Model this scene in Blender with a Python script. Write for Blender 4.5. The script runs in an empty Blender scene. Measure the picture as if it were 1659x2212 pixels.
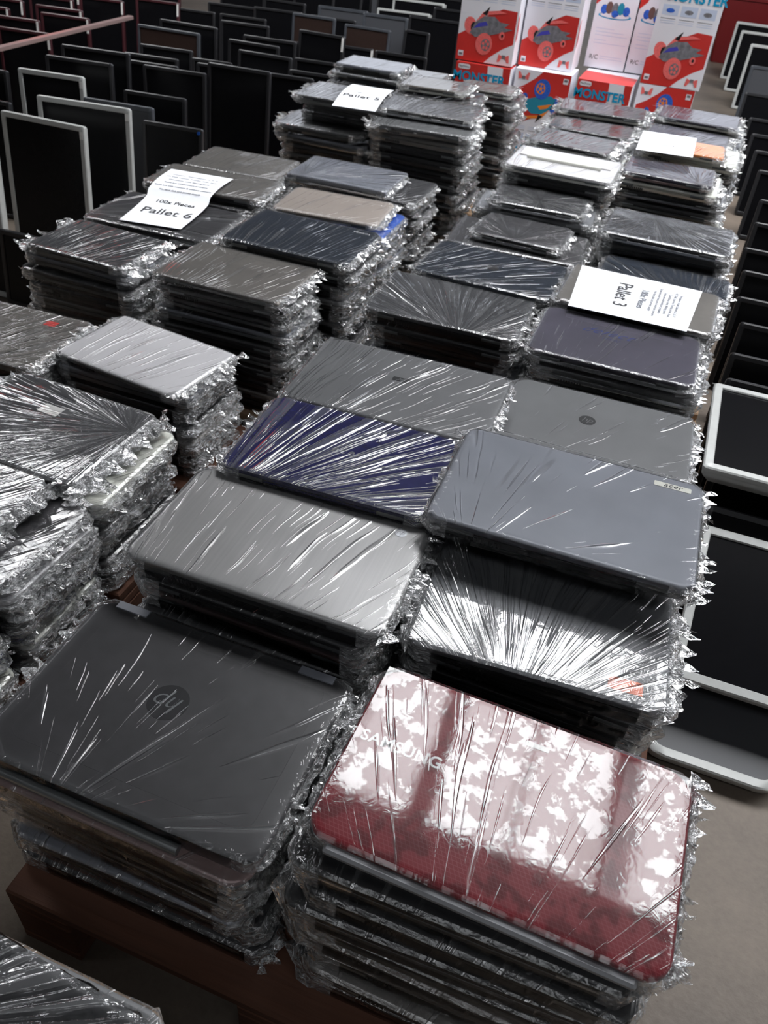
import bpy, math, random
from math import sin, cos, pi, radians, atan2, hypot
from mathutils import Matrix, Vector, noise

C = bpy.context.scene.collection
S = bpy.context.scene

# ------------------------------------------------------------------ camera
cam_d = bpy.data.cameras.new('camera'); cam = bpy.data.objects.new('camera', cam_d); C.objects.link(cam)
r2, u2, fw = Vector((.9322, .3540, .0752)), Vector((-.2810, .5773, .7667)), Vector((-.2280, .7359, -.6376))
cam.matrix_world = Matrix(((r2.x, u2.x, -fw.x, 0), (r2.y, u2.y, -fw.y, 0), (r2.z, u2.z, -fw.z, 1.30), (0, 0, 0, 1)))
cam_d.sensor_fit = 'HORIZONTAL'; cam_d.sensor_width = 36; cam_d.lens = 1725.65 / 1659 * 36
cam_d.clip_start = .02; cam_d.clip_end = 100
cam_d.dof.use_dof = True; cam_d.dof.focus_distance = 1.15; cam_d.dof.aperture_fstop = 13
S.camera = cam
# ------------------------------------------------------------------ exposure and world
S.view_settings.view_transform = 'Standard'; S.view_settings.look = 'None'
S.view_settings.exposure = 0.28; S.view_settings.gamma = 1; S.view_settings.use_curve_mapping = False
S.cycles.transparent_max_bounces = 20; S.cycles.max_bounces = 8; S.cycles.glossy_bounces = 4
S.cycles.sample_clamp_indirect = 6
PANE = 13.0          # skylight pane radiance
wd = bpy.data.worlds.new('World'); S.world = wd; wd.use_nodes = True
bg = wd.node_tree.nodes['Background']; bg.inputs[0].default_value = (.86, .90, 1.0, 1); bg.inputs[1].default_value = .92

# ------------------------------------------------------------------ material helpers
def newmat(name):
    m = bpy.data.materials.new(name); m.use_nodes = True; m.node_tree.nodes.clear(); return m, m.node_tree
def nd(t, typ, ins=None, **kw):
    n = t.nodes.new(typ)
    for k, v in kw.items(): setattr(n, k, v)
    if ins:
        for k, v in ins.items():
            s = n.inputs[k]
            if isinstance(v, bpy.types.NodeSocket): t.links.new(v, s)
            else: s.default_value = v
    return n
def mth(t, op, a, b=0.0, c=0.0, clamp=False):
    n = t.nodes.new('ShaderNodeMath'); n.operation = op; n.use_clamp = clamp
    for i, v in enumerate((a, b, c)):
        if isinstance(v, bpy.types.NodeSocket): t.links.new(v, n.inputs[i])
        else: n.inputs[i].default_value = v
    return n.outputs[0]
def rgb(c): return (c[0], c[1], c[2], 1)
def pmat(name, col, rough=.4, metal=0, coat=0, grain=0, gscale=60, bump=0, spec=.5, var=0, streak=False):
    """principled with a little procedural grain in colour and relief"""
    m, t = newmat(name)
    tc = nd(t, 'ShaderNodeTexCoord').outputs['Object']
    if streak:
        tc = nd(t, 'ShaderNodeMapping', {'Vector': tc, 'Scale': (40, 1.2, 40)}).outputs[0]; gscale = 6
    nz = nd(t, 'ShaderNodeTexNoise', {'Vector': tc, 'Scale': gscale, 'Detail': 4.0}).outputs[0]
    g = nd(t, 'ShaderNodeMapRange', {'Value': nz, 'From Min': .3, 'From Max': .7, 'To Min': 1 - grain, 'To Max': 1 + grain}).outputs[0]
    cc = nd(t, 'ShaderNodeVectorMath', {0: col, 'Scale': g}, operation='SCALE').outputs[0]
    p = nd(t, 'ShaderNodeBsdfPrincipled', {'Base Color': cc, 'Roughness': rough, 'Metallic': metal, 'Coat Weight': coat, 'Specular IOR Level': spec})
    if bump:
        b = nd(t, 'ShaderNodeBump', {'Height': nz, 'Strength': 1.0, 'Distance': bump}).outputs[0]
        t.links.new(b, p.inputs['Normal'])
    o = nd(t, 'ShaderNodeOutputMaterial'); t.links.new(p.outputs[0], o.inputs[0])
    return m
def emat(name, col, s):
    m, t = newmat(name)
    e = nd(t, 'ShaderNodeEmission', {'Color': rgb(col), 'Strength': s}); o = nd(t, 'ShaderNodeOutputMaterial')
    t.links.new(e.outputs[0], o.inputs[0]); return m
def attr(t, n): return nd(t, 'ShaderNodeAttribute', attribute_type='OBJECT', attribute_name=n).outputs['Fac']

def film_mat():
    """clear stretch film: fans of tight folds (per-object focus), fine crinkle near the rim"""
    m, t = newmat('stretch_film_clear')
    tc = nd(t, 'ShaderNodeTexCoord').outputs['Object']
    xyz = nd(t, 'ShaderNodeSeparateXYZ', {0: tc}); x, y = xyz.outputs[0], xyz.outputs[1]
    seed = nd(t, 'ShaderNodeObjectInfo').outputs['Random']
    seed = mth(t, 'MULTIPLY', seed, 40.0)
    dx = mth(t, 'SUBTRACT', x, attr(t, 'fx')); dy = mth(t, 'SUBTRACT', y, attr(t, 'fy'))
    r = mth(t, 'SQRT', mth(t, 'ADD', mth(t, 'MULTIPLY', dx, dx), mth(t, 'MULTIPLY', dy, dy)))
    ang = mth(t, 'ARCTAN2', dy, dx)
    wob = nd(t, 'ShaderNodeTexNoise', {'Vector': tc, 'Scale': 9.0, 'Detail': 1.0}).outputs[0]
    ang = mth(t, 'ADD', ang, mth(t, 'MULTIPLY', wob, .035))
    thr = attr(t, 'ft'); fk = attr(t, 'fk')
    def ridge(k, rs, off, w):
        v = nd(t, 'ShaderNodeCombineXYZ', {0: mth(t, 'MULTIPLY', ang, mth(t, 'MULTIPLY', fk, k)), 1: mth(t, 'MULTIPLY', r, rs), 2: mth(t, 'ADD', seed, off)}).outputs[0]
        n = nd(t, 'ShaderNodeTexNoise', {'Vector': v, 'Scale': 1.0, 'Detail': .6, 'Roughness': .5}).outputs[0]
        return nd(t, 'ShaderNodeMapRange', {'Value': n, 'From Min': thr, 'From Max': mth(t, 'ADD', thr, w), 'To Min': 0.0, 'To Max': 1.0}, interpolation_type='SMOOTHSTEP').outputs[0]
    rg = mth(t, 'ADD', ridge(1.6, 4.5, 0.0, .09), mth(t, 'MULTIPLY', ridge(3.6, 7.0, 7.3, .10), .5))
    e = mth(t, 'MAXIMUM', mth(t, 'DIVIDE', mth(t, 'ABSOLUTE', x), attr(t, 'fw')), mth(t, 'DIVIDE', mth(t, 'ABSOLUTE', y), attr(t, 'fd')))
    rim = nd(t, 'ShaderNodeMapRange', {'Value': e, 'From Min': .90, 'From Max': 1.0, 'To Min': 0.0, 'To Max': 1.0}).outputs[0]
    cr = nd(t, 'ShaderNodeTexNoise', {'Vector': tc, 'Scale': 70.0, 'Detail': 3.0, 'Distortion': 1.5}).outputs[0]
    cr = mth(t, 'MULTIPLY', cr, mth(t, 'ADD', mth(t, 'MULTIPLY', rim, .7), attr(t, 'fc')))
    wv = nd(t, 'ShaderNodeTexNoise', {'Vector': tc, 'Scale': 7.0, 'Detail': 2.0}).outputs[0]
    h = mth(t, 'ADD', mth(t, 'ADD', rg, cr), mth(t, 'MULTIPLY', wv, attr(t, 'fv')))
    bp = nd(t, 'ShaderNodeBump', {'Height': h, 'Strength': 1.0, 'Distance': .0014}).outputs[0]
    fr = nd(t, 'ShaderNodeFresnel', {'IOR': 1.5, 'Normal': bp}).outputs[0]
    bl = nd(t, 'ShaderNodeTexNoise', {'Vector': tc, 'Scale': 38.0, 'Detail': 8.0, 'Roughness': .7}).outputs[0]
    bl = nd(t, 'ShaderNodeMapRange', {'Value': bl, 'From Min': .50, 'From Max': .53, 'To Min': 0.0, 'To Max': 1.0}).outputs[0]
    amt = mth(t, 'ADD', attr(t, 'fa'), mth(t, 'MULTIPLY', bl, attr(t, 'fb')))
    fac = mth(t, 'MULTIPLY', fr, amt, clamp=True)
    fac = mth(t, 'ADD', fac, mth(t, 'MULTIPLY', rg, .10), clamp=True)
    gl = nd(t, 'ShaderNodeBsdfAnisotropic', {'Color': (1, 1, 1, 1), 'Roughness': .05, 'Normal': bp}).outputs[0]
    tr = nd(t, 'ShaderNodeBsdfTransparent', {'Color': (.97, .975, .98, 1)}).outputs[0]
    df = nd(t, 'ShaderNodeBsdfDiffuse', {'Color': (.9, .92, .95, 1)}).outputs[0]
    hz = mth(t, 'ADD', .010, mth(t, 'ADD', mth(t, 'MULTIPLY', rg, .05), mth(t, 'MULTIPLY', rim, .03)))
    a = nd(t, 'ShaderNodeMixShader', {0: hz, 1: tr, 2: df}).outputs[0]
    b = nd(t, 'ShaderNodeMixShader', {0: fac, 1: a, 2: gl}).outputs[0]
    o = nd(t, 'ShaderNodeOutputMaterial'); t.links.new(b, o.inputs[0]); return m
def crinkle_mat(name, dens):
    """bunched film on the stack sides: many overlapping glittering facets"""
    m, t = newmat(name)
    tc = nd(t, 'ShaderNodeTexCoord').outputs['Object']
    mp = nd(t, 'ShaderNodeMapping', {'Vector': tc, 'Scale': (1, 1, 2.2)}).outputs[0]
    n1 = nd(t, 'ShaderNodeTexNoise', {'Vector': mp, 'Scale': 55.0, 'Detail': 4.0, 'Distortion': 2.2}).outputs[0]
    n2 = nd(t, 'ShaderNodeTexVoronoi', {'Vector': mp, 'Scale': 60.0}, feature='DISTANCE_TO_EDGE').outputs[0]
    h = mth(t, 'ADD', n1, mth(t, 'MULTIPLY', n2, .8))
    bp = nd(t, 'ShaderNodeBump', {'Height': h, 'Strength': 1.0, 'Distance': .006}).outputs[0]
    fr = nd(t, 'ShaderNodeFresnel', {'IOR': 1.5, 'Normal': bp}).outputs[0]
    fac = mth(t, 'MULTIPLY', fr, 2.2, clamp=True)
    gl = nd(t, 'ShaderNodeBsdfAnisotropic', {'Color': (1, 1, 1, 1), 'Roughness': .07, 'Normal': bp}).outputs[0]
    tr = nd(t, 'ShaderNodeBsdfTransparent', {'Color': (.95, .955, .96, 1)}).outputs[0]
    df = nd(t, 'ShaderNodeBsdfDiffuse', {'Color': (.92, .94, .97, 1), 'Normal': bp}).outputs[0]
    thr = nd(t, 'ShaderNodeMapRange', {'Value': n1, 'From Min': .45, 'From Max': .72, 'To Min': dens * .3, 'To Max': dens * 2}).outputs[0]
    a = nd(t, 'ShaderNodeMixShader', {0: thr, 1: tr, 2: df}).outputs[0]
    b = nd(t, 'ShaderNodeMixShader', {0: fac, 1: a, 2: gl}).outputs[0]
    o = nd(t, 'ShaderNodeOutputMaterial'); t.links.new(b, o.inputs[0]); return m

def side_film():
    m, t = newmat('side_film_clear'); tc = nd(t, 'ShaderNodeTexCoord').outputs['Object']
    mp = nd(t, 'ShaderNodeMapping', {'Vector': tc, 'Scale': (3.0, 3.0, 1)}).outputs[0]
    n1 = nd(t, 'ShaderNodeTexNoise', {'Vector': mp, 'Scale': 45.0, 'Detail': 3.0, 'Distortion': 1.0}).outputs[0]
    bp = nd(t, 'ShaderNodeBump', {'Height': n1, 'Strength': 1.0, 'Distance': .003}).outputs[0]
    fr = nd(t, 'ShaderNodeFresnel', {'IOR': 1.45, 'Normal': bp}).outputs[0]
    gl = nd(t, 'ShaderNodeBsdfAnisotropic', {'Color': (1, 1, 1, 1), 'Roughness': .08, 'Normal': bp}).outputs[0]
    tr = nd(t, 'ShaderNodeBsdfTransparent', {'Color': (.93, .935, .94, 1)}).outputs[0]
    b = nd(t, 'ShaderNodeMixShader', {0: mth(t, 'MULTIPLY', fr, 1.2, clamp=True), 1: tr, 2: gl}).outputs[0]
    o = nd(t, 'ShaderNodeOutputMaterial'); t.links.new(b, o.inputs[0]); return m

# ------------------------------------------------------------------ mesh helpers
class MB:
    def __init__(s): s.V = []; s.F = []; s.M = []; s.SM = []
    def face(s, idx, mi=0, sm=True): s.F.append(tuple(idx)); s.M.append(mi); s.SM.append(sm)
    def slab(s, w, d, r, prof, cx=0, cy=0, mi=0, seg=5, top=True, bot=True, rr=None):
        """stack of rounded-rectangle rings; prof = [(inset, z), ...] from bottom to top"""
        rings = []
        for ins, z in prof:
            hw, hd, q = w / 2 - ins, d / 2 - ins, max(.0008, r - ins * .6)
            q = min(q, hw * .99, hd * .99); base = len(s.V)
            for k, (sx, sy) in enumerate(((1, 1), (-1, 1), (-1, -1), (1, -1))):
                for j in range(seg + 1):
                    a = k * pi / 2 + j * pi / 2 / seg
                    s.V.append((cx + sx * (hw - q) + q * cos(a), cy + sy * (hd - q) + q * sin(a), z))
            rings.append(base)
        n = 4 * (seg + 1)
        for a, b in zip(rings, rings[1:]):
            for i in range(n):
                j = (i + 1) % n; s.face((a + i, a + j, b + j, b + i), mi)
        if bot: s.face([rings[0] + i for i in range(n)][::-1], mi, False)
        if top: s.face([rings[-1] + i for i in range(n)], mi, False)
        return s
    def box(s, x0, x1, y0, y1, z0, z1, mi=0):
        b = len(s.V)
        s.V += [(x, y, z) for z in (z0, z1) for y in (y0, y1) for x in (x0, x1)]
        for f in ((0, 2, 3, 1), (4, 5, 7, 6), (0, 1, 5, 4), (2, 6, 7, 3), (0, 4, 6, 2), (1, 3, 7, 5)):
            s.face([b + i for i in f], mi, False)
        return s
    def bbox(s, x0, x1, y0, y1, z0, z1, bv=.0015, mi=0):
        """bevelled box via slab"""
        return s.slab(x1 - x0, y1 - y0, bv, [(bv, z0), (0, z0 + bv), (0, z1 - bv), (bv, z1)], (x0 + x1) / 2, (y0 + y1) / 2, mi, 2)
    def cyl(s, p, q, r, n=12, mi=0, r1=None):
        p, q = Vector(p), Vector(q); ax = (q - p).normalized(); u = ax.orthogonal().normalized(); v = ax.cross(u)
        r1 = r if r1 is None else r1; b = len(s.V)
        for c, rad in ((p, r), (q, r1)):
            for i in range(n):
                a = 2 * pi * i / n; s.V.append(tuple(c + u * cos(a) * rad + v * sin(a) * rad))
        for i in range(n):
            j = (i + 1) % n; s.face((b + i, b + j, b + n + j, b + n + i), mi)
        s.face([b + i for i in range(n)][::-1], mi, False); s.face([b + n + i for i in range(n)], mi, False); return s
    def poly(s, pts, mi=0):
        b = len(s.V); s.V += [tuple(p) for p in pts]; s.face(range(b, b + len(pts)), mi, False); return s
    def grid(s, fn, nu, nv, mi=0, sm=True):
        b = len(s.V)
        for j in range(nv + 1):
            for i in range(nu + 1): s.V.append(tuple(fn(i / nu, j / nv)))
        for j in range(nv):
            for i in range(nu):
                a = b + j * (nu + 1) + i; s.face((a, a + 1, a + nu + 2, a + nu + 1), mi, sm)
        return s
    def xf(s, M):
        s.V = [tuple(M @ Vector(v)) for v in s.V]; return s
    def mesh(s, name, mats, ang=38):
        me = bpy.data.meshes.new(name); me.from_pydata(s.V, [], s.F)
        for m in mats: me.materials.append(m)
        me.polygons.foreach_set('material_index', s.M); me.polygons.foreach_set('use_smooth', s.SM)
        me.update()
        try: me.set_sharp_from_angle(angle=radians(ang))
        except Exception: pass
        return me
    def build(s, name, mats, parent=None, loc=None, ang=38):
        if not isinstance(mats, (list, tuple)): mats = [mats]
        return link(name, s.mesh(name, mats, ang), parent, loc)
def link(name, me, parent=None, loc=None):
    o = bpy.data.objects.new(name, me); C.objects.link(o)
    if parent: o.parent = parent
    if loc: o.location = loc
    return o
def empty(name, loc=(0, 0, 0), rz=0, label=None, cat=None, group=None):
    o = bpy.data.objects.new(name, None); C.objects.link(o); o.location = loc; o.rotation_euler = (0, 0, rz); o.empty_display_size = .05
    return tag(o, label, cat, group)
def tag(o, label=None, cat=None, group=None, kind=None):
    if label: o['label'] = label
    if cat: o['category'] = cat
    if group: o['group'] = group
    if kind: o['kind'] = kind
    return o
def copy_tree(o, parent=None):
    c = o.copy(); C.objects.link(c)
    if parent is not None: c.parent = parent
    for ch in list(o.children): copy_tree(ch, c)
    return c
def text_mesh(txt, size, mat, shear=0, name='lettering', extrude=.0002, align='CENTER', space=1.0, offset=0.0):
    cu = bpy.data.curves.new(name, 'FONT'); cu.body = txt; cu.size = size; cu.shear = shear; cu.align_x = align; cu.align_y = 'CENTER'
    cu.extrude = extrude; cu.space_character = space; cu.offset = offset; cu.resolution_u = 3
    o = bpy.data.objects.new(name, cu); C.objects.link(o)
    dg = bpy.context.evaluated_depsgraph_get(); me = bpy.data.meshes.new_from_object(o.evaluated_get(dg)); me.name = name
    bpy.data.objects.remove(o); bpy.data.curves.remove(cu)
    me.materials.clear(); me.materials.append(mat); return me

# ------------------------------------------------------------------ materials
FILM = film_mat(); FSIDE = side_film(); CRK = crinkle_mat('bunched_film', .22); CRKD = crinkle_mat('bunched_film_thick', .34)
M = {}
M['black'] = pmat('black_plastic', (.012, .012, .014), .38, grain=.2)
M['black2'] = pmat('black_matt_plastic', (.022, .021, .023), .55, grain=.25, gscale=300)
M['char'] = pmat('charcoal_lid', (.055, .053, .057), .42, grain=.12, gscale=30)
M['grey'] = pmat('grey_lid', (.165, .167, .172), .4, grain=.08, gscale=14)
M['grey2'] = pmat('mid_grey_lid', (.24, .245, .26), .38, metal=.15, grain=.06, gscale=14)
M['blugrey'] = pmat('blue_grey_lid', (.22, .23, .265), .42, metal=.15, grain=.08, gscale=12)
M['silver'] = pmat('brushed_silver_lid', (.43, .425, .42), .36, metal=.45, grain=.05, streak=True)
M['ltsilver'] = pmat('pale_silver_lid', (.68, .67, .68), .45, metal=.2, grain=.04, gscale=12)
M['taupe'] = pmat('taupe_lid', (.46, .41, .37), .42, metal=.35, grain=.04, gscale=12)
M['warmgrey'] = pmat('warm_grey_lid', (.22, .205, .19), .4, metal=.4, grain=.08, gscale=20)
M['blue'] = pmat('deep_blue_glossy_lid', (.016, .016, .095), .2, coat=.5, grain=.1)
M['navy'] = pmat('dark_navy_lid', (.028, .035, .05), .25, coat=.3, grain=.1)
M['brtblue'] = pmat('bright_blue_plastic', (.005, .09, .45), .4)
M['rose'] = pmat('rosy_brown_lid', (.33, .23, .22), .3, metal=.25, grain=.05, gscale=12)
M['purp'] = pmat('plum_grey_lid', (.075, .068, .095), .35, coat=.2, grain=.15, gscale=16)
M['cream'] = pmat('off_white_plastic', (.70, .70, .64), .4, grain=.05)
M['orange'] = pmat('orange_plastic', (.75, .30, .10), .5)
M['chrome'] = pmat('satin_metal_trim', (.55, .56, .58), .25, metal=.9)
M['dkmetal'] = pmat('dull_metal', (.22, .23, .235), .35, metal=.6)
M['graph'] = pmat('graphite_lid', (.135, .14, .15), .3, coat=.3, grain=.06)
M['gloss'] = pmat('glossy_graphite_lid', (.075, .075, .08), .16, coat=.5, grain=.1)
M['white'] = pmat('white_ink', (.8, .8, .8), .5)
M['paper'] = pmat('white_paper', (.84, .86, .90), .6, grain=.01)
M['ink'] = pmat('black_ink', (.03, .03, .035), .6)
M['greyink'] = pmat('grey_ink', (.16, .17, .2), .6)
M['blueink'] = pmat('blue_marker', (.02, .05, .25), .5)
M['labelw'] = pmat('white_sticker', (.75, .74, .72), .5)
M['redst'] = pmat('red_sticker', (.65, .07, .06), .5)
M['orst'] = pmat('salmon_sticker', (.85, .30, .18), .5)
def red_lid():
    m, t = newmat('maroon_hex_lid'); tc = nd(t, 'ShaderNodeTexCoord').outputs['Object']
    sx = nd(t, 'ShaderNodeSeparateXYZ', {0: tc}); tc = nd(t, 'ShaderNodeCombineXYZ', {0: mth(t, 'ADD', sx.outputs[0], mth(t, 'MULTIPLY', sx.outputs[1], .577)), 1: mth(t, 'MULTIPLY', sx.outputs[1], 1.155), 2: 0.0}).outputs[0]
    v = nd(t, 'ShaderNodeTexVoronoi', {'Vector': tc, 'Scale': 190.0, 'Randomness': .0}, feature='DISTANCE_TO_EDGE', voronoi_dimensions='2D').outputs[0]
    f = nd(t, 'ShaderNodeMapRange', {'Value': v, 'From Min': .03, 'From Max': .10}).outputs[0]
    c = nd(t, 'ShaderNodeMix', {0: f, 6: (.20, .03, .038, 1), 7: (.155, .007, .013, 1)}, data_type='RGBA').outputs[2]
    p = nd(t, 'ShaderNodeBsdfPrincipled', {'Base Color': c, 'Roughness': .35, 'Specular IOR Level': .15, 'Coat Weight': .22, 'Coat Roughness': .03})
    o = nd(t, 'ShaderNodeOutputMaterial'); t.links.new(p.outputs[0], o.inputs[0]); return m
M['red'] = red_lid()
def wood(name, c1, c2):
    m, t = newmat(name); tc = nd(t, 'ShaderNodeTexCoord').outputs['Object']
    mp = nd(t, 'ShaderNodeMapping', {'Vector': tc, 'Scale': (3, 40, 40)}).outputs[0]
    n = nd(t, 'ShaderNodeTexNoise', {'Vector': mp, 'Scale': 1.5, 'Detail': 5.0, 'Distortion': .6}).outputs[0]
    c = nd(t, 'ShaderNodeMix', {0: n, 6: rgb(c1), 7: rgb(c2)}, data_type='RGBA').outputs[2]
    p = nd(t, 'ShaderNodeBsdfPrincipled', {'Base Color': c, 'Roughness': .8})
    b = nd(t, 'ShaderNodeBump', {'Height': n, 'Distance': .002}).outputs[0]; t.links.new(b, p.inputs['Normal'])
    o = nd(t, 'ShaderNodeOutputMaterial'); t.links.new(p.outputs[0], o.inputs[0]); return m
M['wood'] = wood('red_brown_pallet_wood', (.06, .025, .014), (.13, .05, .026))
M['wood2'] = wood('tan_pallet_wood', (.34, .22, .13), (.50, .34, .22))
def concrete():
    m, t = newmat('brown_grey_concrete'); tc = nd(t, 'ShaderNodeTexCoord').outputs['Object']
    n = nd(t, 'ShaderNodeTexNoise', {'Vector': tc, 'Scale': 3.0, 'Detail': 8.0, 'Roughness': .65}).outputs[0]
    n2 = nd(t, 'ShaderNodeTexNoise', {'Vector': tc, 'Scale': 90.0, 'Detail': 4.0}).outputs[0]
    c = nd(t, 'ShaderNodeMix', {0: nd(t, 'ShaderNodeMapRange', {'Value': n, 'From Min': .35, 'From Max': .65}).outputs[0], 6: (.065, .05, .04, 1), 7: (.14, .11, .085, 1)}, data_type='RGBA').outputs[2]
    c = nd(t, 'ShaderNodeMix', {0: mth(t, 'MULTIPLY', n2, .35), 6: c, 7: (.24, .20, .16, 1)}, data_type='RGBA').outputs[2]
    p = nd(t, 'ShaderNodeBsdfPrincipled', {'Base Color': c, 'Roughness': .6})
    b = nd(t, 'ShaderNodeBump', {'Height': n2, 'Distance': .001}).outputs[0]; t.links.new(b, p.inputs['Normal'])
    o = nd(t, 'ShaderNodeOutputMaterial'); t.links.new(p.outputs[0], o.inputs[0]); return m
M['floor'] = concrete()
M['ceil'] = pmat('dark_roof_sheeting', (.05, .052, .055), .8, grain=.2, gscale=2)
M['pane'] = emat('skylight_pane', (.97, .98, 1.0), PANE)
M['fillpane'] = emat('front_fill_pane', (.93, .96, 1.0), PANE * .15)  # dim panels added behind the camera as front fill
M['mredtint'] = pmat('black_plastic_red_reflection_tint', (.055, .014, .018), .35, grain=.1)  # maroon painted in for the red light these monitors reflect
M['frame'] = pmat('skylight_frame', (.2, .2, .2), .6)
M['mblack'] = pmat('monitor_black_plastic', (.016, .016, .018), .35, grain=.1)
M['mgrey'] = pmat('monitor_grey_plastic', (.05, .055, .065), .4, grain=.1)
M['msilver'] = pmat('monitor_silver_plastic', (.46, .47, .46), .4, metal=.1, grain=.05)
M['screen'] = pmat('dark_lcd_screen', (.005, .005, .006), .22, grain=.1, spec=.15)
M['screen2'] = pmat('brown_tinted_screen', (.03, .018, .015), .4, grain=.1, spec=.2)
M['screen3'] = pmat('screen_grey_sheen_paint', (.06, .062, .07), .35, spec=.5)  # lighter grey painted in; on the rounded monitor it stands for a reflection
M['reds'] = pmat('red_cloth', (.75, .06, .04), .8, grain=.1)
M['dkred'] = pmat('dark_red_plastic', (.14, .008, .01), .4)
M['card'] = pmat('tan_cardboard', (.45, .27, .15), .8, grain=.08, gscale=8)
M['bwhite'] = pmat('box_white_card', (.80, .80, .86), .35, grain=.02, gscale=6)
M['bred'] = pmat('box_red_print', (.60, .035, .03), .35, grain=.1, gscale=8)
M['bwheel'] = pmat('toy_coral_print', (.85, .16, .15), .4, grain=.15, gscale=200)
M['bblue'] = pmat('toy_blue_print', (.03, .12, .55), .4, grain=.3, gscale=200)
M['bteal'] = pmat('toy_teal_print', (.02, .26, .38), .4)
M['bcyan'] = pmat('title_blue_print', (.0, .30, .55), .4)
M['bgrey'] = pmat('toy_grey_print', (.18, .18, .20), .4, grain=.3, gscale=60)
M['bpale'] = pmat('pale_blue_print', (.55, .62, .78), .4)
M['bvio'] = pmat('toy_violet_print', (.06, .06, .42), .4)
M['borange'] = pmat('toy_orange_print', (.85, .25, .03), .4)
M['bbrown'] = pmat('toy_brown_print', (.16, .09, .08), .4)

# ------------------------------------------------------------------ setting
tag(MB().grid(lambda u, v: (-9 + 18 * u, -5 + 21 * v, 0), 4, 4).build('floor', M['floor']), kind='structure')
tag(MB().box(-9, 9, -5, 16, 4.62, 4.72).build('ceiling', M['ceil']), kind='structure')
for nm, bb in (('wall_left', (-9.1, -9, -5, 16, 0, 4.62)), ('wall_right', (9, 9.1, -5, 16, 0, 4.62)), ('wall_back', (-9, 9, -5.1, -5, 0, 4.62))):
    tag(MB().box(*bb).build(nm, M['ceil']), kind='structure')
wn = 0
for (y0, y1, pm) in ((2.75, 4.95, 'pane'), (-2.4, -1.2, 'fillpane')):
    for xa, xb in ((-6.6, -5.6), (-5.3, -4.3), (-1.15, -.52), (-.36, .16), (.20, .74), (.93, 1.75), (2.2, 3.2), (3.5, 4.5), (5.2, 6.2)):  # outer panes at both sides are added so the film folds catch light
        wn += 1
        fr = tag(MB().box(xa - .03, xb + .03, y0 - .04, y1 + .04, 4.53, 4.62).build('window_or_fill_%d' % wn, M['frame']), kind='structure')
        MB().box(xa, xb, y0, y1, 4.515, 4.53).build('pane', M[pm], fr)
# ------------------------------------------------------------------ pallets
def pallet(x0, x1, y0, y1, mat, label, top=.145):
    root = empty('pallet', ((x0 + x1) / 2, (y0 + y1) / 2, 0), 0, label, 'pallet', None)
    w, d = x1 - x0, y1 - y0
    n = max(5, round(d / .17)); bw = .125
    for i in range(n):
        yc = -d / 2 + bw / 2 + i * (d - bw) / (n - 1)
        MB().bbox(-w / 2, w / 2, yc - bw / 2, yc + bw / 2, top - .022, top, .003).build('deck_board', mat, root)
    for xc in (-w / 2 + .05, 0, w / 2 - .05):
        MB().bbox(xc - .05, xc + .05, -d / 2, d / 2, top - .044, top - .0225, .003).build('stringer_board', mat, root)
        MB().bbox(xc - .05, xc + .05, -d / 2, d / 2, 0, .021, .003).build('bottom_board', mat, root)
        for yc in (-d / 2 + .07, 0, d / 2 - .07):
            MB().bbox(xc - .05, xc + .05, yc - .07, yc + .07, .0215, top - .0445, .004).build('block', mat, root)
    return root

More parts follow.
